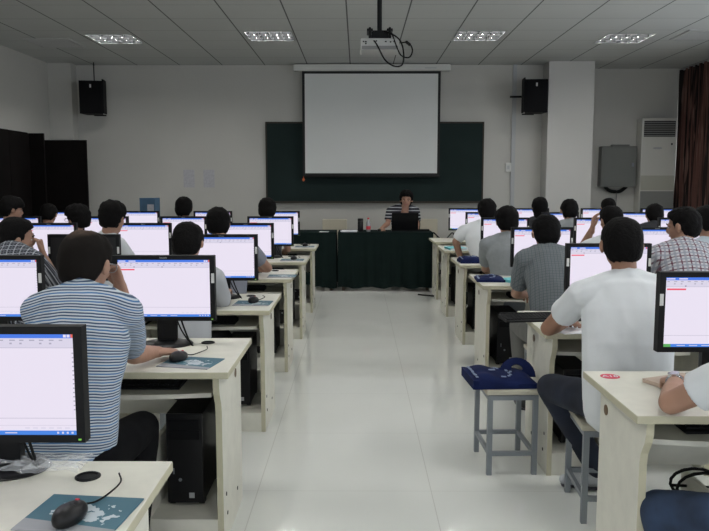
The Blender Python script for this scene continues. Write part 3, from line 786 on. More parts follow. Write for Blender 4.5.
MB().prism([(-.005, .03), (-.004, .03), (-.072, .252), (-.073, .252)], 0, -.165, .165).build('screen', 'scr_tool', lp)
t = empty('mouse', (.30, 10.42, TZ+.001), 0, 'black mouse on the green cloth under the teacher\'s hand', 'mouse')
MB().ell((0, 0, .012), (.03, .05, .022)).build('body', 'mouse_black', t, smooth=True)
cable('cord', [(.03, .03, .01), (.06, .03, .006), (.10, .0, .006)], .003, 'cable_black', t)
t = MB().tube(spline([(.86, 10.4, TZ+.01), (.87, 10.42, TZ+.12), (.84, 10.5, TZ+.2)]), .006, n=6).box(.80, 1.0, 10.36, 10.44, TZ+.001, TZ+.028).build('power_adapter', 'cable_black'); tag(t, 'black adapter and lead on the table beside the laptop', 'adapter')
tag(cable('floor_cable', [(.80, 9.75, .008), (1.0, 9.62, .008), (1.15, 9.70, .008), (1.35, 9.9, .008), (1.5, 10.1, .008)], .012, 'cable_black'), 'black cable trailing on the floor beside the green cloth', 'cable')
tag(cable('wall_cable', [(1.08, 10.55, .78), (1.3, 11.2, .62), (1.5, 11.75, .70), (1.55, 11.83, .55), (1.62, 11.83, .2)], .010, 'cable_black'), 'thin black cable sagging from table to wall', 'cable')

# ------------------------------------------------------------------ loose things on the desks
def bag(name, loc, rz, sx, sy, sz, label, tilt=0, big=False):
    t = empty(name, loc, R(rz), label, 'bag', 'navy cloth bags'); b = MB(); N1, N2 = 26, 18; vs = []; fs = []
    for up in (0, 1):
        for j in range(N2+1):
            for i in range(N1+1):
                u, v_ = i/N1*2-1, j/N2*2-1
                ed = (1-abs(u)**4)*(1-abs(v_)**4)
                z_ = (.20 + .80*ed**.5)*sz*(1 + .22*noise.noise(V((u*1.6+loc[0]*7, v_*1.6, loc[1])))) * (1.0 + (.55 if big else .1)*max(0, -u)) if up else .0
                if up and ed < 1e-6: z_ = .45*sz*(1+(.9 if big else 0)*max(0, -u))
                vs.append((u*sx + .012*v_*0, v_*sy, z_))
    o0 = (N1+1)*(N2+1)
    for j in range(N2):
        for i in range(N1):
            a_, b_, c_, d_ = j*(N1+1)+i, j*(N1+1)+i+1, (j+1)*(N1+1)+i+1, (j+1)*(N1+1)+i
            fs += [(a_+o0, b_+o0, c_+o0, d_+o0), (d_, c_, b_, a_)]
    rim = [i for i in range(N1+1)] + [j*(N1+1)+N1 for j in range(1, N2+1)] + [N2*(N1+1)+i for i in range(N1-1, -1, -1)] + [j*(N1+1) for j in range(N2-1, 0, -1)]
    for a_, b_ in zip(rim, rim[1:]+rim[:1]): fs.append((a_, b_, b_+o0, a_+o0))
    b.add(vs, fs); b.build('body', 'bag_blue', t, angle=60)
    def top(u, v_):
        i = round((u+1)/2*N1); j = round((v_+1)/2*N2); return V(vs[o0 + j*(N1+1)+i])
    pr = MB()
    for i in range(11):    # arc of printed lettering and a line of it along the end, with a small emblem
        a_ = R(-75 + i*15); u, v_ = -.15 + .50*cos(a_), .02 + .62*sin(a_); c = top(u, v_)
        pr.box(c.x-.006, c.x+.006, c.y-.009, c.y+.009, c.z+.0005, c.z+.0035)
    pr.build('lettering', 'bag_print', t); pr = MB()
    c = top(-.20, 0); pr.box(c.x-.018, c.x+.018, c.y-.012, c.y+.012, c.z+.0005, c.z+.004)
    pr.build('emblem', 'bag_print', t); pr = MB()
    for i in range(8):
        c = top(-.82, -.75 + i*.2); pr.box(c.x-.006, c.x+.006, c.y-.010, c.y+.010, c.z+.0005, c.z+.004)
    pr.build('lettering', 'bag_print', t)
    return t, vs
t, _ = bag('cloth_bag', (.735, 3.79, .441), 4, .165, .145, .055, 'navy blue cloth bag with white print lying on the aisle stool', big=True)
# handle flap standing up at the aisle-desk end
hp = MB(); ring = []; RO, RI = .085, .026
outer = [(.155*cos(R(a_)) * .62, .0 + RO*1.25*sin(R(a_))) for a_ in range(0, 181, 15)]
for i in range(len(outer)):
    a_ = R(i*15); ring.append(((outer[i][0], outer[i][1]), (.03*cos(a_), .042 + .026*sin(a_))))
ring2 = [((-.096, 0), (-.03, .042)), ((-.03, -.0), (-.02, .022)), ((.03, -.0), (.02, .022)), ((.096, 0), (.03, .042))]
allr = ring + ring2[:1] + ring2[1:]
for th in (-.006, .006):
    pass
vs = []; fs = []; n_ = len(allr)
for th in (-.005, .005):
    for (ou, inn) in allr: vs += [(ou[0], th, ou[1]), (inn[0], th, inn[1])]
for i in range(n_):
    j = (i+1) % n_
    fs += [(2*i, 2*j, 2*j+1, 2*i+1), (2*n_+2*i+1, 2*n_+2*j+1, 2*n_+2*j, 2*n_+2*i), (2*i, 2*n_+2*i, 2*n_+2*j, 2*j), (2*i+1, 2*j+1, 2*n_+2*j+1, 2*n_+2*i+1)]
hp.add(vs, fs).build('handle', 'bag_blue', t, (.105, .02, .022), (R(-38), 0, R(-12)))
bag('cloth_bag', (.995, 5.56, DT+.001), -4, .105, .12, .034, 'navy blue cloth bag beside the cyan book, on the grey-checked-shirt student\'s desk')
bag('cloth_bag', (1.05, 6.86, DT+.001), 3, .11, .11, .055, 'navy blue cloth bag in front of the grey T-shirt student')
def book(x, y, z, rz, w_, d_, h, m, label, name='book', cat='book'):
    t = empty(name, (x, y, z), R(rz), label, cat)
    MB().box(-w_/2, w_/2, -d_/2, d_/2, h-.002, h).box(-w_/2, w_/2, -d_/2, d_/2, 0, .002).box(-w_/2, -w_/2+.002, -d_/2, d_/2, .002, h-.002).build('cover', m, t)
    MB().box(-w_/2+.002, w_/2-.004, -d_/2+.003, d_/2-.003, .002, h-.002).build('pages', 'paper_white', t)
book(1.165, 5.46, DT+.001, 25, .13, .22, .02, 'cyan_book', 'cyan book lying beside the grey-checked-shirt student')
book(1.09, 8.24, DT+.001, 8, .19, .27, .022, 'cyan_book', 'cyan book by the aisle, beside the white-shirt student\'s elbow')
book(1.22, 6.95, DT+.001, -10, .08, .12, .065, 'book_red', 'small red book behind the navy bag')
book(1.19, 2.585, DT+.001, 24, .20, .26, .014, 'notebook_tan', 'tan notebook under the hand of the student with the watch', 'notebook', 'notebook')
for (x, y, rz, lab, w_, d_) in ((1.07, 3.68, 12, 'white paper under the forearm of the man in plain white T-shirt', .20, .27), (1.08, 4.10, -3, 'white paper strip behind the overhanging keyboard', .28, .05), (1.30, 8.32, 10, 'white paper beside the cyan book at the aisle', .21, .28)):
    t = MB().box(-w_/2, w_/2, -d_/2, d_/2, 0, .003).build('paper_sheet', 'paper_white', None, (x, y, DT+.0008), (0, 0, R(rz))); tag(t, lab, 'paper')
st = empty('desk_sticker', (.955, 2.745, DT+.0004), R(-6), 'red oval sticker with white A18 on the desk corner', 'sticker')
MB().lathe([(.036, 0), (.036, .0008)], n=32).build('disc', 'sticker_red', st)
link_mesh('number', text_mesh('A18', .036, 'number', 'paper_white', .0003), st, (0, 0, .0012))
# crumpled clear film behind the nearest monitor
fm = MB(); N = 16; vs = []; fs = []
for j in range(N+1):
    for i in range(N+1):
        vs.append((-.16+.32*i/N, -.06+.12*j/N, .004 + .035*abs(noise.noise(V((i*.45, j*.45, 2))))))
for j in range(N):
    for i in range(N): fs.append((j*(N+1)+i, j*(N+1)+i+1, (j+1)*(N+1)+i+1, (j+1)*(N+1)+i))
tag(fm.add(vs, fs).build('plastic_bag', 'plastic_film', None, (-.85, 1.81, DT+.012)), 'crumpled clear plastic bag lying behind the monitor', 'plastic bag')
# pale blue carton on a low stand by the front wall
t = empty('stand', (-2.78, 9.9, 0), 0, 'narrow beige stand by the front wall under a blue box', 'stand')
MB().box(-.22, .22, -.2, .2, 0, .98).build('body', 'desk_laminate', t); MB().box(-.24, .24, -.22, .22, .98, 1.0).build('top', 'desk_laminate', t)
t = empty('carton', (-2.78, 9.9, 1.001), R(-6), 'blue carton with a pale picture, on a stand by the front wall', 'carton')
MB().box(-.105, .105, -.09, .09, 0, .28).build('body', 'box_blue', t); MB().box(.0, .09, -.092, -.0905, .04, .20).build('picture', 'paper_notice', t); MB().box(-.106, .106, -.091, .091, .27, .285).build('lid', 'box_blue', t)
# coil of cable under the near curtain-side desk
pts = []
for i in range(40):
    a_ = i/40*2*pi*2.6; pts.append((1.25+.09*cos(a_), 2.62+.03*sin(a_*.5), .37+.055*sin(a_)))
tag(MB().tube(pts + [(1.5, 2.6, .36), (1.75, 2.62, .44)], .006, n=6).build('cable_coil', 'cable_black', smooth=True), 'looped black cable hanging under the watch-wearer\'s desk', 'cable')
tag(cable('desk_cable', [(-.95, 3.36, .52), (-.85, 3.30, .50), (-.75, 3.3, .47), (-.66, 3.36, .50)], .006, 'cable_black'), 'black cable sagging under the tray in front of the striped-shirt man', 'cable')
#PEOPLE
# ------------------------------------------------------------------ people
def remeshed(mb, name, mats, voxel, smooth=4, parent=None, loc=(0, 0, 0), disp=0, fscale=9, extra=None):
    """fuse the overlapping limbs of one body (or garment) into one continuous surface"""
    o = MB.build(mb, name + '_raw', mats[0] if isinstance(mats, list) else mats)
    r = o.modifiers.new('fuse', 'REMESH'); r.mode = 'VOXEL'; r.voxel_size = voxel; r.use_smooth_shade = True
    sm = o.modifiers.new('smooth', 'SMOOTH'); sm.factor = .5; sm.iterations = smooth
    dg = bpy.context.evaluated_depsgraph_get()
    me = bpy.data.meshes.new_from_object(o.evaluated_get(dg)); me.name = name
    raw = o.data; bpy.data.objects.remove(o); bpy.data.meshes.remove(raw)
    if disp:
        nrm = [v.normal.copy() for v in me.vertices]
        for v, nn in zip(me.vertices, nrm):
            p = v.co*fscale; q = V((p.x*1.0 + 3, p.y, p.z*.55 + p.x*.5))
            v.co += nn*disp*(1 - 2*abs(noise.noise(q)) + .5*noise.noise(q*2.3))
    if extra: # join further closed pieces (hands) to the same mesh
        ev, ef = extra; bm = bmesh.new(); bm.from_mesh(me); vv = [bm.verts.new(p) for p in ev]
        for f in ef:
            try: bm.faces.new([vv[i] for i in f])
            except ValueError: pass
        bmesh.ops.recalc_face_normals(bm, faces=bm.faces[:]); bm.to_mesh(me); bm.free()
    me.materials.clear()
    for m in (mats if isinstance(mats, list) else [mats]): me.materials.append(MATS[m])
    me.polygons.foreach_set('use_smooth', [True]*len(me.polygons)); me.update()
    return link_mesh(name, me, parent, loc)
def hand(mb, W, d, up, side, curl=.35, s=1.0, spread=1.0):
    """W wrist, d direction of the fingers, up back-of-hand direction, side = +1 if the thumb is on d x up side"""
    W, d, up = V(W), V(d).normalized(), V(up); up = (up - d*up.dot(d)).normalized(); lat = d.cross(up)*side
    mb.tube([W - d*.03, W, W+d*.045*s, W+d*.085*s], [(.026*s, .020*s), (.028*s, .017*s), (.040*s, .015*s), (.039*s, .011*s)], side=lat, n=12)
    for i, (o_, L) in enumerate(((.030, .070), (.0105, .078), (-.0095, .072), (-.0285, .055))):
        p = W + d*.080*s + lat*o_*s; pts = [p - d*.02*s, p]; a_ = .15; dd = d
        for f_ in (.45, .31, .24):
            a_ += curl; dd = (d*cos(a_) - up*sin(a_) + lat*o_*3*spread).normalized(); p = p + dd*L*f_*s; pts.append(p)
        mb.tube(pts, [.0092*s, .0092*s, .0085*s, .0078*s, .0065*s], side=lat, n=8)
    p = W + d*.02*s + lat*.026*s; t_ = (d*.75 + lat*.75 - up*.25).normalized(); t2 = (d*.95 + lat*.25 - up*.25).normalized()
    mb.tube([p - t_*.015*s, p + t_*.03*s, p + t_*.03*s + t2*.028*s, p + t_*.03*s + t2*.05*s], [.0125*s, .0115*s, .0095*s, .0075*s], side=up, n=8)
def person(label, head, shirt, hair='hair_black', yaw=0, hyaw=0, pitch=12, roll=0, dx=0, hip=None, sh=None, arms=(None, None), legs=(None, None),
           voxel=.013, trousers='trousers_black', shoes='shoe_black', skin='skin', sleeve=.62, collar=None, hstyle='short', hs=1.0, width=1.0, face=False,
           neck_z=.125, sh_z=.185, extra=(), folds=.003, hfac=1.0, belly=1.0, chest=1.0, curl=(.35, .35)):
    H = V(head) - V((0, 0, .018 if voxel > .012 else 0)); base = V((H.x + dx, H.y - .2, 0)) if hip is None else V((hip[0], hip[1], 0))
    L = lambda p: V(p) - base
    Ry = Matrix.Rotation(R(yaw), 3, 'Z'); fw = Ry @ V((0, 1, 0)); rt = Ry @ V((1, 0, 0))
    Hh = Matrix.Rotation(R(yaw+hyaw), 3, 'Z') @ Matrix.Rotation(R(roll), 3, 'Y') @ Matrix.Rotation(R(-pitch), 3, 'X')
    hc = L(H)
    hipc = (V((0, 0, .535)) if hip is None else V((0, 0, hip[2])))
    shc = hc + rt*dx*.55 - fw*.045 + V((0, 0, -sh_z)) if sh is None else L(sh)
    nb = shc*.45 + (hc - fw*.03 + V((0, 0, -neck_z)))*.55
    sw_ = .165*width
    S = [shc - rt*sw_ - V((0, 0, .022)), shc + rt*sw_ - V((0, 0, .022))]
    A = []
    for i, sg in enumerate((-1, 1)):
        a_ = arms[i]
        if a_ is None: a_ = (base + S[i] + rt*sg*.045 + fw*.15 + V((0, 0, -.225)), base + S[i] - rt*sg*.03 + fw*.36 + V((0, 0, -max(.0, S[i].z-.70))), (0, 1, 0), (0, 0, 1))
        el, wr = L(a_[0]), L(a_[1]); d = Ry @ V(a_[2]) if len(a_) > 2 and a_[2] else (wr-el).normalized(); up = V(a_[3]) if len(a_) > 3 else V((0, 0, 1))
        A.append((S[i], el, wr, d, up))
    G = []
    for i, sg in enumerate((-1, 1)):
        l_ = legs[i]
        if l_ is None: l_ = (base + hipc + rt*sg*.13 + fw*.41 + V((0, 0, -.015)), base + V((0, 0, .085)) + rt*sg*.13 + fw*.22, None)
        kn, an = L(l_[0]), L(l_[1]); td = (Ry @ V((0, 1, 0))) if not l_[2] else V(l_[2]).normalized()
        G.append((hipc + rt*sg*.085, kn, an, td))
    mid = hipc*.5 + shc*.5 - fw*.025; w1 = hipc*.78 + shc*.22 - fw*.015; ch = hipc*.22 + shc*.78 - fw*.015; up_ = shc + (nb-shc)*.15 - fw*.005
    # ---- body: one continuous figure
    b = MB()
    def torso(mb, k, o_=0):
        mb.tube([hipc + V((0, 0, -.04)), w1, mid, ch, up_, nb*.7 + shc*.3], [(.150*k*width+o_, .105*k+o_), (.148*k*width*belly+o_, .104*k*belly+o_), (.150*k*width*belly+o_, .106*k*belly+o_), (.168*k*width*chest+o_, .108*k+o_), (.135*k*width+o_, .085*k+o_), (.070*k+o_, .062*k+o_)], side=rt, n=20)
        mb.tube([S[0], shc + V((0, 0, .034)), S[1]], [.056*k+o_, (.06*k+o_, .06*k+o_), .056*k+o_], side=(0, 0, 1), n=12)
    torso(b, .93)
    b.tube([nb - V((0, 0, .05)), nb*.5 + hc*.5 - fw*.022 + V((0, 0, -.02)), hc + Hh @ V((0, -.022, -.03))], [.058, .053, .056], side=rt, n=14)
    b.ell(hc + Hh @ V((0, -.014, .028)), (.073, .090, .085), Hh); b.ell(hc + Hh @ V((0, .022, -.035)), (.060, .064, .070), Hh); b.ell(hc + Hh @ V((0, .055, -.090)), (.030, .026, .024), Hh)
    b.ell(hc + Hh @ V((0, .062, .012)), (.052, .026, .018), Hh)
    b.tube([hc + Hh @ V((0, .080, .008)), hc + Hh @ V((0, .096, -.020)), hc + Hh @ V((0, .092, -.030))], [.009, .013, .014], side=Hh @ V((1, 0, 0)), n=8)
    for sg in (-1, 1):
        E_ = Hh @ Matrix.Rotation(R(sg*18), 3, 'Z'); b.ell(hc + Hh @ V((sg*.083, -.006, -.010)), (.013, .022, .033), E_, 10, 8)
        b.ell(hc + Hh @ V((sg*.038, .052, -.025)), (.022, .022, .02), Hh, 10, 8)
    ex = MB()
    for i, sg in enumerate((-1, 1)):
        s_, el, wr, d, up = A[i]
        b.tube([s_, (s_+el)*.5, el], [.048, .043, .037], n=12); b.tube([el, el*.6+wr*.4, wr, wr + d*.02], [.038, .037, .026, .024], n=12)
        hand(ex, wr, d, up, -sg, curl[i])
        h_, kn, an, td = G[i]
        b.tube([h_, (h_+kn)*.5, kn], [.078, .066, .050], n=12); b.tube([kn, kn*.6+an*.4, an, an + td*.02 - V((0, 0, .03))], [.050, .050, .034, .035], n=12)
    body = remeshed(b, 'person', [skin], voxel, 4, None, base, extra=(ex.v, ex.f)); tag(body, label, 'person', 'people in the computer room')
    # ---- clothes
    c = MB(); torso(c, 1.0, .010)
    for i, sg in enumerate((-1, 1)):
        s_, el, wr, d, up = A[i]; e1 = s_ + (el-s_)*sleeve
        c.tube([s_ + V((0, 0, .004)), s_*.55+e1*.45, e1], [.064, .063, .061 if sleeve < .8 else .054], n=14, round_ends=False)
        if sleeve > .98: c.tube([el, el*.5+wr*.5, wr - (wr-el)*.06], [.052, .046, .034], n=12)
    top = remeshed(c, 'shirt', shirt, voxel, 3, body, disp=folds)
    if collar:
        cm = MB(); n_ = 20; vs = []; fs = []; ax = (hc - fw*.02 - nb).normalized()
        for (r_, h_) in ((.066, -.012), (.064, .030), (.068, .032), (.078, -.004), (.074, -.016)):
            for j in range(n_):
                q = 2*pi*j/n_; p = nb + rt*r_*1.08*cos(q) + fw*r_*sin(q) + ax*(h_ - (.02 if sin(q) > 0 else 0)*sin(q)); vs.append(p)
        for i in range(4):
            for j in range(n_): k_ = (j+1) % n_; fs.append((i*n_+j, i*n_+k_, (i+1)*n_+k_, (i+1)*n_+j))
        cm.add(vs, fs).build('collar', collar, body, smooth=True)
    t = MB(); t.tube([hipc + V((0, 0, -.040)), hipc + V((0, 0, .06))], [(.146*width, .106), (.142*width, .100)], side=rt, n=18)
    for i in (0, 1):
        h_, kn, an, td = G[i]
        t.tube([h_, (h_+kn)*.5, kn], [.086, .079, .064], n=14); t.tube([kn, kn*.5+an*.5, an + (kn-an)*.05], [.064, .060, .052], n=14)
    remeshed(t, 'trousers', trousers, max(voxel, .011), 3, body, disp=.003)
    for i in (0, 1):
        h_, kn, an, td = G[i]; f = V((an.x, an.y, 0)); sd = V((td.y, -td.x, 0))
        o_ = MB().tube([f - td*.055 + V((0, 0, .045)), f + td*.02 + V((0, 0, .055)), f + td*.10 + V((0, 0, .040)), f + td*.165 + V((0, 0, .030))], [(.034, .040), (.038, .050), (.044, .034), (.034, .022)], side=sd, n=14)
        o_.v = [(x_, y_, max(z_, .012)) for x_, y_, z_ in o_.v]
        so = o_.build('shoe', shoes, body, smooth=True)
        s2 = MB().tube([f - td*.06 + V((0, 0, .009)), f + td*.05 + V((0, 0, .009)), f + td*.17 + V((0, 0, .009))], [(.036, .009), (.044, .009), (.036, .009)], side=sd, n=12)
        s2.build('sole', 'sole_dark', so, smooth=True)
    # ---- hair
    hm = MB(); nu, nv = (72, 44) if voxel < .01 else (44, 28); vs = []; fs = []
    sty = dict(short=(.086, .106, .106), long=(.093, .110, .108), thin=(.085, .104, .104), tall=(.091, .110, .115), fringe=(.091, .112, .112))[hstyle]
    def ramp(ca, pts):
        for (a0, z0), (a1, z1) in zip(pts, pts[1:]):
            if ca <= a1: return z0 + (z1-z0)*max(0, (ca-a0)/(a1-a0))
        return pts[-1][1]
    line = [(-1, -.092), (-.45, -.088), (-.12, -.040), (.05, .004), (.22, -.020), (.38, -.012), (.50, .035), (.75, .060 if hstyle != 'fringe' else .032), (1, .066 if hstyle != 'fringe' else .030)]
    if hstyle == 'long': line = [(-1, -.11), (.15, -.11), (.5, .03), (1, .05)]
    for i in range(nv+1):
        el = -pi/2 + pi*i/nv
        for j in range(nu):
            az = 2*pi*j/nu; ca = cos(az)   # 0 = front
            dirv = V((sin(az)*cos(el), ca*cos(el), sin(el)))
            p_ = 2.35; rz = sty[2] if dirv.z > 0 else .125
            k_ = (abs(dirv.x/sty[0])**p_ + abs(dirv.y/sty[1])**p_ + abs(dirv.z/rz)**p_)**(-1/p_)
            p = dirv*k_; p.z += .012
            zl = ramp(ca, line) + .006*noise.noise(V((p.x*60, p.y*60, H.x*3)))
            n1 = noise.noise(V((p.x*34+H.x*9, p.y*34, p.z*20+H.y*7)))*.006*hs + noise.noise(V((p.x*110, p.y*110, p.z*40+H.x)))*.0035*hs
            if hstyle in ('tall', 'fringe') and p.z > .03: n1 += .005 + .008*noise.noise(V((p.x*45+H.x, p.y*45, 1)))
            q = p.z - zl
            if q < 0: p = V((p.x*.68, p.y*.62, p.z*.9 if p.z < 0 else p.z*.7))
            else: p = p*(1 + (n1 - .007*max(0, 1-q/.02))/p.length)
            vs.append(hc + Hh @ (p*hfac + V((0, -.012, 0))))
    for i in range(nv):
        for j in range(nu):
            k_ = (j+1) % nu; fs.append((i*nu+j, i*nu+k_, (i+1)*nu+k_, (i+1)*nu+j))
    hm.add(vs, fs)
    if hstyle == 'long': hm.tube([hc + Hh @ V((0, -.03, .0)), hc + Hh @ V((0, -.055, -.09)), hc - fw*.10 + V((0, 0, -.20))], [(.088, .075), (.086, .05), (.070, .03)], side=rt, n=16)
    if hair == 'hair_thin':
        hm.v = [tuple(Hh.transposed() @ (V(p) - hc)) for p in hm.v]
        ho = hm.build('hair', hair, body, smooth=True); ho.location = hc; ho.rotation_euler = Hh.to_euler()
    else: hm.build('hair', hair, body, smooth=True)
    # ---- face
    for sg in (-1, 1):
        e_ = MB().ell(hc + Hh @ V((sg*.031, .0705, -.002)), (.0120, .007, .0048), Hh, 12, 8).build('eye', 'eye_white', body, smooth=True)
        MB().ell(hc + Hh @ V((sg*.031, .0765, -.002)), (.0055, .003, .0055), Hh, 10, 6).build('iris', 'eye_dark', e_, smooth=True)
        MB().tube([hc + Hh @ V((sg*.015, .084, .019)), hc + Hh @ V((sg*.032, .083, .023)), hc + Hh @ V((sg*.048, .072, .018))], [.0035, .004, .003], n=6).build('eyebrow', 'hair_black', body, smooth=True)
    MB().tube([hc + Hh @ V((-.022, .078, -.058)), hc + Hh @ V((0, .086, -.056)), hc + Hh @ V((.022, .078, -.058))], [.004, .0065, .004], n=8).build('mouth', 'lip', body, smooth=True)
    for x_ in extra:
        if x_ == 'glasses':
            g = MB()
            for sg in (-1, 1):
                g.tube([hc + Hh @ V((sg*.034 + .023*cos(R(a_)), .100, -.002 + .017*sin(R(a_)))) for a_ in range(0, 361, 30)], .0018, n=6, round_ends=False)
                g.tube([hc + Hh @ V((sg*.058, .098, .004)), hc + Hh @ V((sg*.084, .055, .006)), hc + Hh @ V((sg*.088, -.01, .006))], .0022, n=6)
            g.tube([hc + Hh @ V((-.011, .100, .0)), hc + Hh @ V((.011, .100, .0))], .0018, n=6)
            g.build('glasses', 'glasses_metal', body, smooth=True)
        if x_ in ('watch_left', 'watch_right'):
            s_, el, wr, d, up = A[0 if x_ == 'watch_left' else 1]; u_ = (wr-el).normalized(); p = wr - u_*.025
            wt = MB().tube([p - u_*.009, p + u_*.009], .0315, n=20, round_ends=False).build('watch', 'watch_steel', body, smooth=True)
            q = p + (up - u_*up.dot(u_)).normalized()*.033; MB().cyl(q - up*.004, q + up*.004, .019).build('watch_dial', 'watch_steel', wt)
    return body
def sit(x, y, label, rz=0): stool(x, y, label, rz)

# ---- cabinet side of the aisle
person('balding man in blue-and-white striped polo, hand on cheek, at the second-nearest desk row', (-.979, 2.66, 1.185), 'stripe_shirt', 'hair_thin', hyaw=-16, pitch=14, roll=3, hip=(-.972, 2.40, .54), sh=(-.972, 2.57, 1.045),
       arms=(((-.885, 2.83, .87), (-.908, 2.80, 1.075), (-.22, -.12, 1), (.7, .7, 0)), ((-.885, 2.855, .80), (-.830, 2.975, .785), (.6, .5, -.08), (0, 0, 1))), voxel=.007, sleeve=.80, collar='stripe_shirt', hstyle='thin', neck_z=.105, extra=('glasses',), width=.88, belly=1.14, chest=1.16, folds=.004, hs=.5, curl=(.75, .22))
sit(-.965, 2.42, 'grey stool under the striped-polo man')
person('student in pale shirt behind the lit monitor in front of the striped-polo man', (-.988, 4.30, 1.151), 'shirt_pale', hyaw=-6, pitch=10, dx=.02, width=.86, arms=(None, ((-.815, 4.38, .775), (-.84, 4.62, .79), None)), hstyle='short', sleeve=1.0)
sit(-.95, 4.08, 'grey stool under the pale-shirted student')
person('student in dark checked shirt leaning head on hand, facing the aisle', (-2.02, 4.38, 1.175), 'check_dark', yaw=-28, hyaw=-32, pitch=8, roll=8, dx=-.02, arms=(None, ((-1.84, 4.48, .85), (-1.905, 4.44, 1.045), (-.1, .0, 1), (1, .4, 0))), sleeve=.98, collar='check_dark', hip=(-2.05, 4.2, .54), sh=(-2.03, 4.31, 1.05), neck_z=.12, curl=(.4, .9), width=1.1)
sit(-2.08, 4.2, 'grey stool under the student in dark checks')
person('student in grey shirt with bare elbow out over the desk edge, third row', (-1.085, 5.75, 1.176), 'shirt_greyblue', hyaw=4, pitch=12, dx=.06, hip=(-1.0, 5.5, .54), sh=(-.99, 5.66, .985), arms=(None, ((-.72, 5.88, .80), (-.90, 6.02, .79), None)), hstyle='tall', sleeve=.55)
sit(-1.0, 5.5, 'grey stool under the grey-shirted student with elbow out')
person('student in white T-shirt sitting tall, bare nape, behind the switched-off monitor', (-1.85, 5.6, 1.235), 'tee_white', yaw=-35, hyaw=15, pitch=12, dx=-.07, width=.85, hstyle='tall', hs=1.3)
sit(-1.82, 5.4, 'grey stool under the tall-sitting white T-shirt student')
person('student with glasses and tousled dark hair, between the switched-off monitor and the dark screens', (-2.63, 6.92, 1.165), 'shirt_pale', yaw=20, hyaw=45, pitch=6, dx=-.06, hfac=1.08, extra=('glasses',), hstyle='fringe', hs=1.2)
sit(-2.69, 6.70, 'grey stool under the student in glasses')
person('dark-haired student in the front row at the aisle, before the edge of the blackboard', (-.990, 8.1, 1.198), 'shirt_dark', pitch=12, hstyle='tall', hfac=1.06, hip=(-.97, 7.85, .54))
sit(-.97, 7.85, 'grey stool under the front-row student by the blackboard edge')
person('dark-haired student just below the two paper notices', (-1.900, 8.1, 1.222), 'shirt_dark', pitch=10, hstyle='short', hfac=1.08, hip=(-1.90, 7.85, .54))
sit(-1.90, 7.85, 'grey stool under the student below the notices')
person('student in dark top, face in profile, farthest along the cabinets', (-3.338, 7.15, 1.246), 'shirt_dark', yaw=-30, hyaw=-25, hstyle='fringe', hip=(-3.40, 6.9, .54))
sit(-3.40, 6.9, 'grey stool under the student farthest along the cabinets')
person('student with bowed dark head, front row by the cabinets', (-3.425, 8.2, 1.150), 'shirt_dark', pitch=25, hip=(-3.42, 7.9, .54))
sit(-3.42, 7.9, 'grey stool under the bowed student')
# ---- curtain side of the aisle
w_p = person('student in white T-shirt with wristwatch and blue jeans, forearm on tan notebook', (1.47, 2.10, 1.22), 'tee_white', sh=(1.325, 2.04, 1.0), hip=(1.42, 1.86, .54), arms=(((.975, 2.25, .792), (1.085, 2.475, .80), (.25, 1, -.15), (-.2, 0, 1)), None), legs=(((.99, 2.34, .405), (1.06, 2.24, .085), None), None), trousers='jeans_blue', shoes='shoe_white', voxel=.007, sleeve=.72, extra=('watch_left',), folds=.003)
sit(1.42, 1.86, 'grey stool under the student with the watch')
person('man in plain white T-shirt and dark jeans, bare arm on desk, on the aisle', (1.160, 3.26, 1.206), 'tee_white', hyaw=-4, pitch=10, sh=(1.165, 3.19, 1.015), hip=(1.135, 3.06, .545),
       arms=(((.890, 3.41, .80), (1.02, 3.60, .79), (.55, .8, -.05), (0, 0, 1)), None), legs=(((.905, 3.40, .520), (1.17, 3.46, .085), (-1, .25, 0)), ((1.30, 3.46, .52), (1.30, 3.40, .085), None)), trousers='jeans', shoes='shoe_white', voxel=.007, sleeve=.59, width=1.10, belly=1.10, folds=.004, hs=.5, neck_z=.115, skin='skin_dark')
sit(1.11, 3.25, 'grey metal stool under the man in plain white T-shirt', -4)
person('student in grey fine-checked shirt, straight-backed behind the overhanging keyboard', (1.213, 4.78, 1.158), 'check_grey', sh=(1.215, 4.72, 1.01), hip=(1.225, 4.55, .53), arms=(((1.05, 4.86, .75), (1.17, 5.12, .70), None), None), voxel=.009, sleeve=.80, collar='check_grey', trousers='trousers_grey', width=.89, neck_z=.115, folds=.005)
sit(1.21, 4.55, 'grey stool under the grey-checked-shirt student')
person('student in plain grey T-shirt between blue bag and grey-checked shirt', (1.236, 6.15, 1.176), 'tee_grey', sh=(1.225, 6.08, .99), hip=(1.24, 5.9, .54), arms=(((1.075, 6.20, .76), (1.16, 6.45, .70), None), None), sleeve=.8, trousers='trousers_grey', hstyle='tall')
sit(1.24, 5.9, 'grey stool under the plain grey T-shirt student')
person('student in white shirt leaning over, elbow on desk beside the cyan book, by the aisle', (1.325, 7.62, 1.207), 'tee_white', roll=-5, sh=(1.245, 7.56, 1.01), hip=(1.33, 7.3, .54), arms=(((1.0, 7.56, .885), (1.07, 7.62, .68), (0, .2, -1)), None), hstyle='tall', sleeve=.85)
sit(1.33, 7.3, 'grey stool under the leaning white-shirt student')
person('student in maroon-lined plaid shirt, head turned to the neighbour', (2.075, 4.75, 1.205), 'plaid_maroon', yaw=8, hyaw=38, pitch=10, sh=(2.06, 4.68, 1.045), hip=(2.10, 4.5, .53), collar='plaid_maroon', width=1.08, voxel=.009, sleeve=.8, hs=1.3, neck_z=.11)
sit(2.10, 4.5, 'grey stool under the plaid-shirt student')
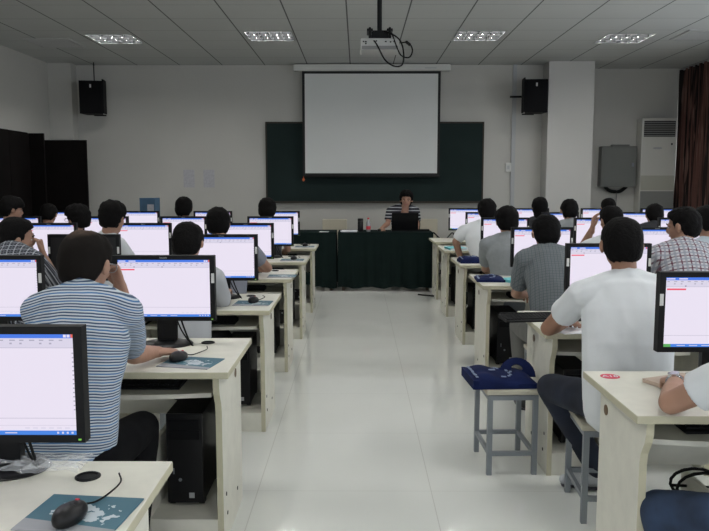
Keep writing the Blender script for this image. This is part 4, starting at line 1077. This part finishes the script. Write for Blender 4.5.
person('student in pale blue-white shirt beside the plaid shirt, nearest the curtain', (2.765, 5.9, 1.125+.06), 'shirt_lightblue', yaw=10, hyaw=8, dx=.04, pitch=16, hstyle='tall')
sit(2.80, 5.65, 'grey stool under the pale blue-white shirt student')
person('student in white top propping cheek on hand, mostly hidden behind the plain white T-shirt man', (2.075, 6.1, 1.192), 'tee_white', hyaw=15, arms=(((1.90, 6.30, .90), (1.97, 6.22, 1.10), (.1, .1, 1), (-1, 0, 0)), None), sh=(2.05, 6.0, .985), hip=(2.06, 5.8, .54))
sit(2.06, 5.8, 'grey stool under the cheek-propping student')
person('student with long dark hair, front row, before the white pillar', (2.20, 9.0, 1.213), 'shirt_dark', hstyle='long', pitch=4, hip=(2.2, 8.78, .54))
sit(2.2, 8.78, 'grey stool under the long-haired student')
person('student in grey shirt seated between the long-haired student and the electrical cabinet', (2.188, 7.7, 1.215), 'tee_grey', hip=(2.2, 7.45, .54), sh=(2.2, 7.64, 1.035), hstyle='short', hs=1.3)
sit(2.2, 7.45, 'grey stool under the grey shirt below the pillar')
person('dark-haired student below the grey electrical cabinet', (3.03, 9.0, 1.20), 'shirt_dark', hip=(3.05, 8.75, .54))
sit(3.05, 8.75, 'grey stool under the student below the electrical cabinet')
person('student in dark grey top, low dark head before the air conditioner', (3.09, 7.75, 1.165), 'shirt_dark', pitch=16, hip=(3.06, 7.45, .54), sh=(3.05, 7.66, 1.0), width=1.1)
sit(3.06, 7.45, 'grey stool under the dark grey top student')
# ---- the teacher, facing the class
person('man in dark striped polo seated at the green table, leaning over the laptop', (.690, 10.62, 1.248), 'stripe_teacher', yaw=180, hyaw=-4, pitch=8, sh=(.655, 10.80, 1.10), width=1.1, hip=(.70, 11.12, .56), hstyle='tall', hs=1.3, voxel=.009, hfac=1.06,
       arms=(((.86, 10.70, .88), (.84, 10.52, .84), (0, 1, 0)), ((.43, 10.72, .90), (.335, 10.52, .84), (.15, 1, -.15))), sleeve=.72, neck_z=.115, folds=.002)
chair(.70, 11.14, 'beige chair the teacher sits on')
bpy.context.view_layer.update()
for o in (KB, MS, TW, ST, MP['red']): pass
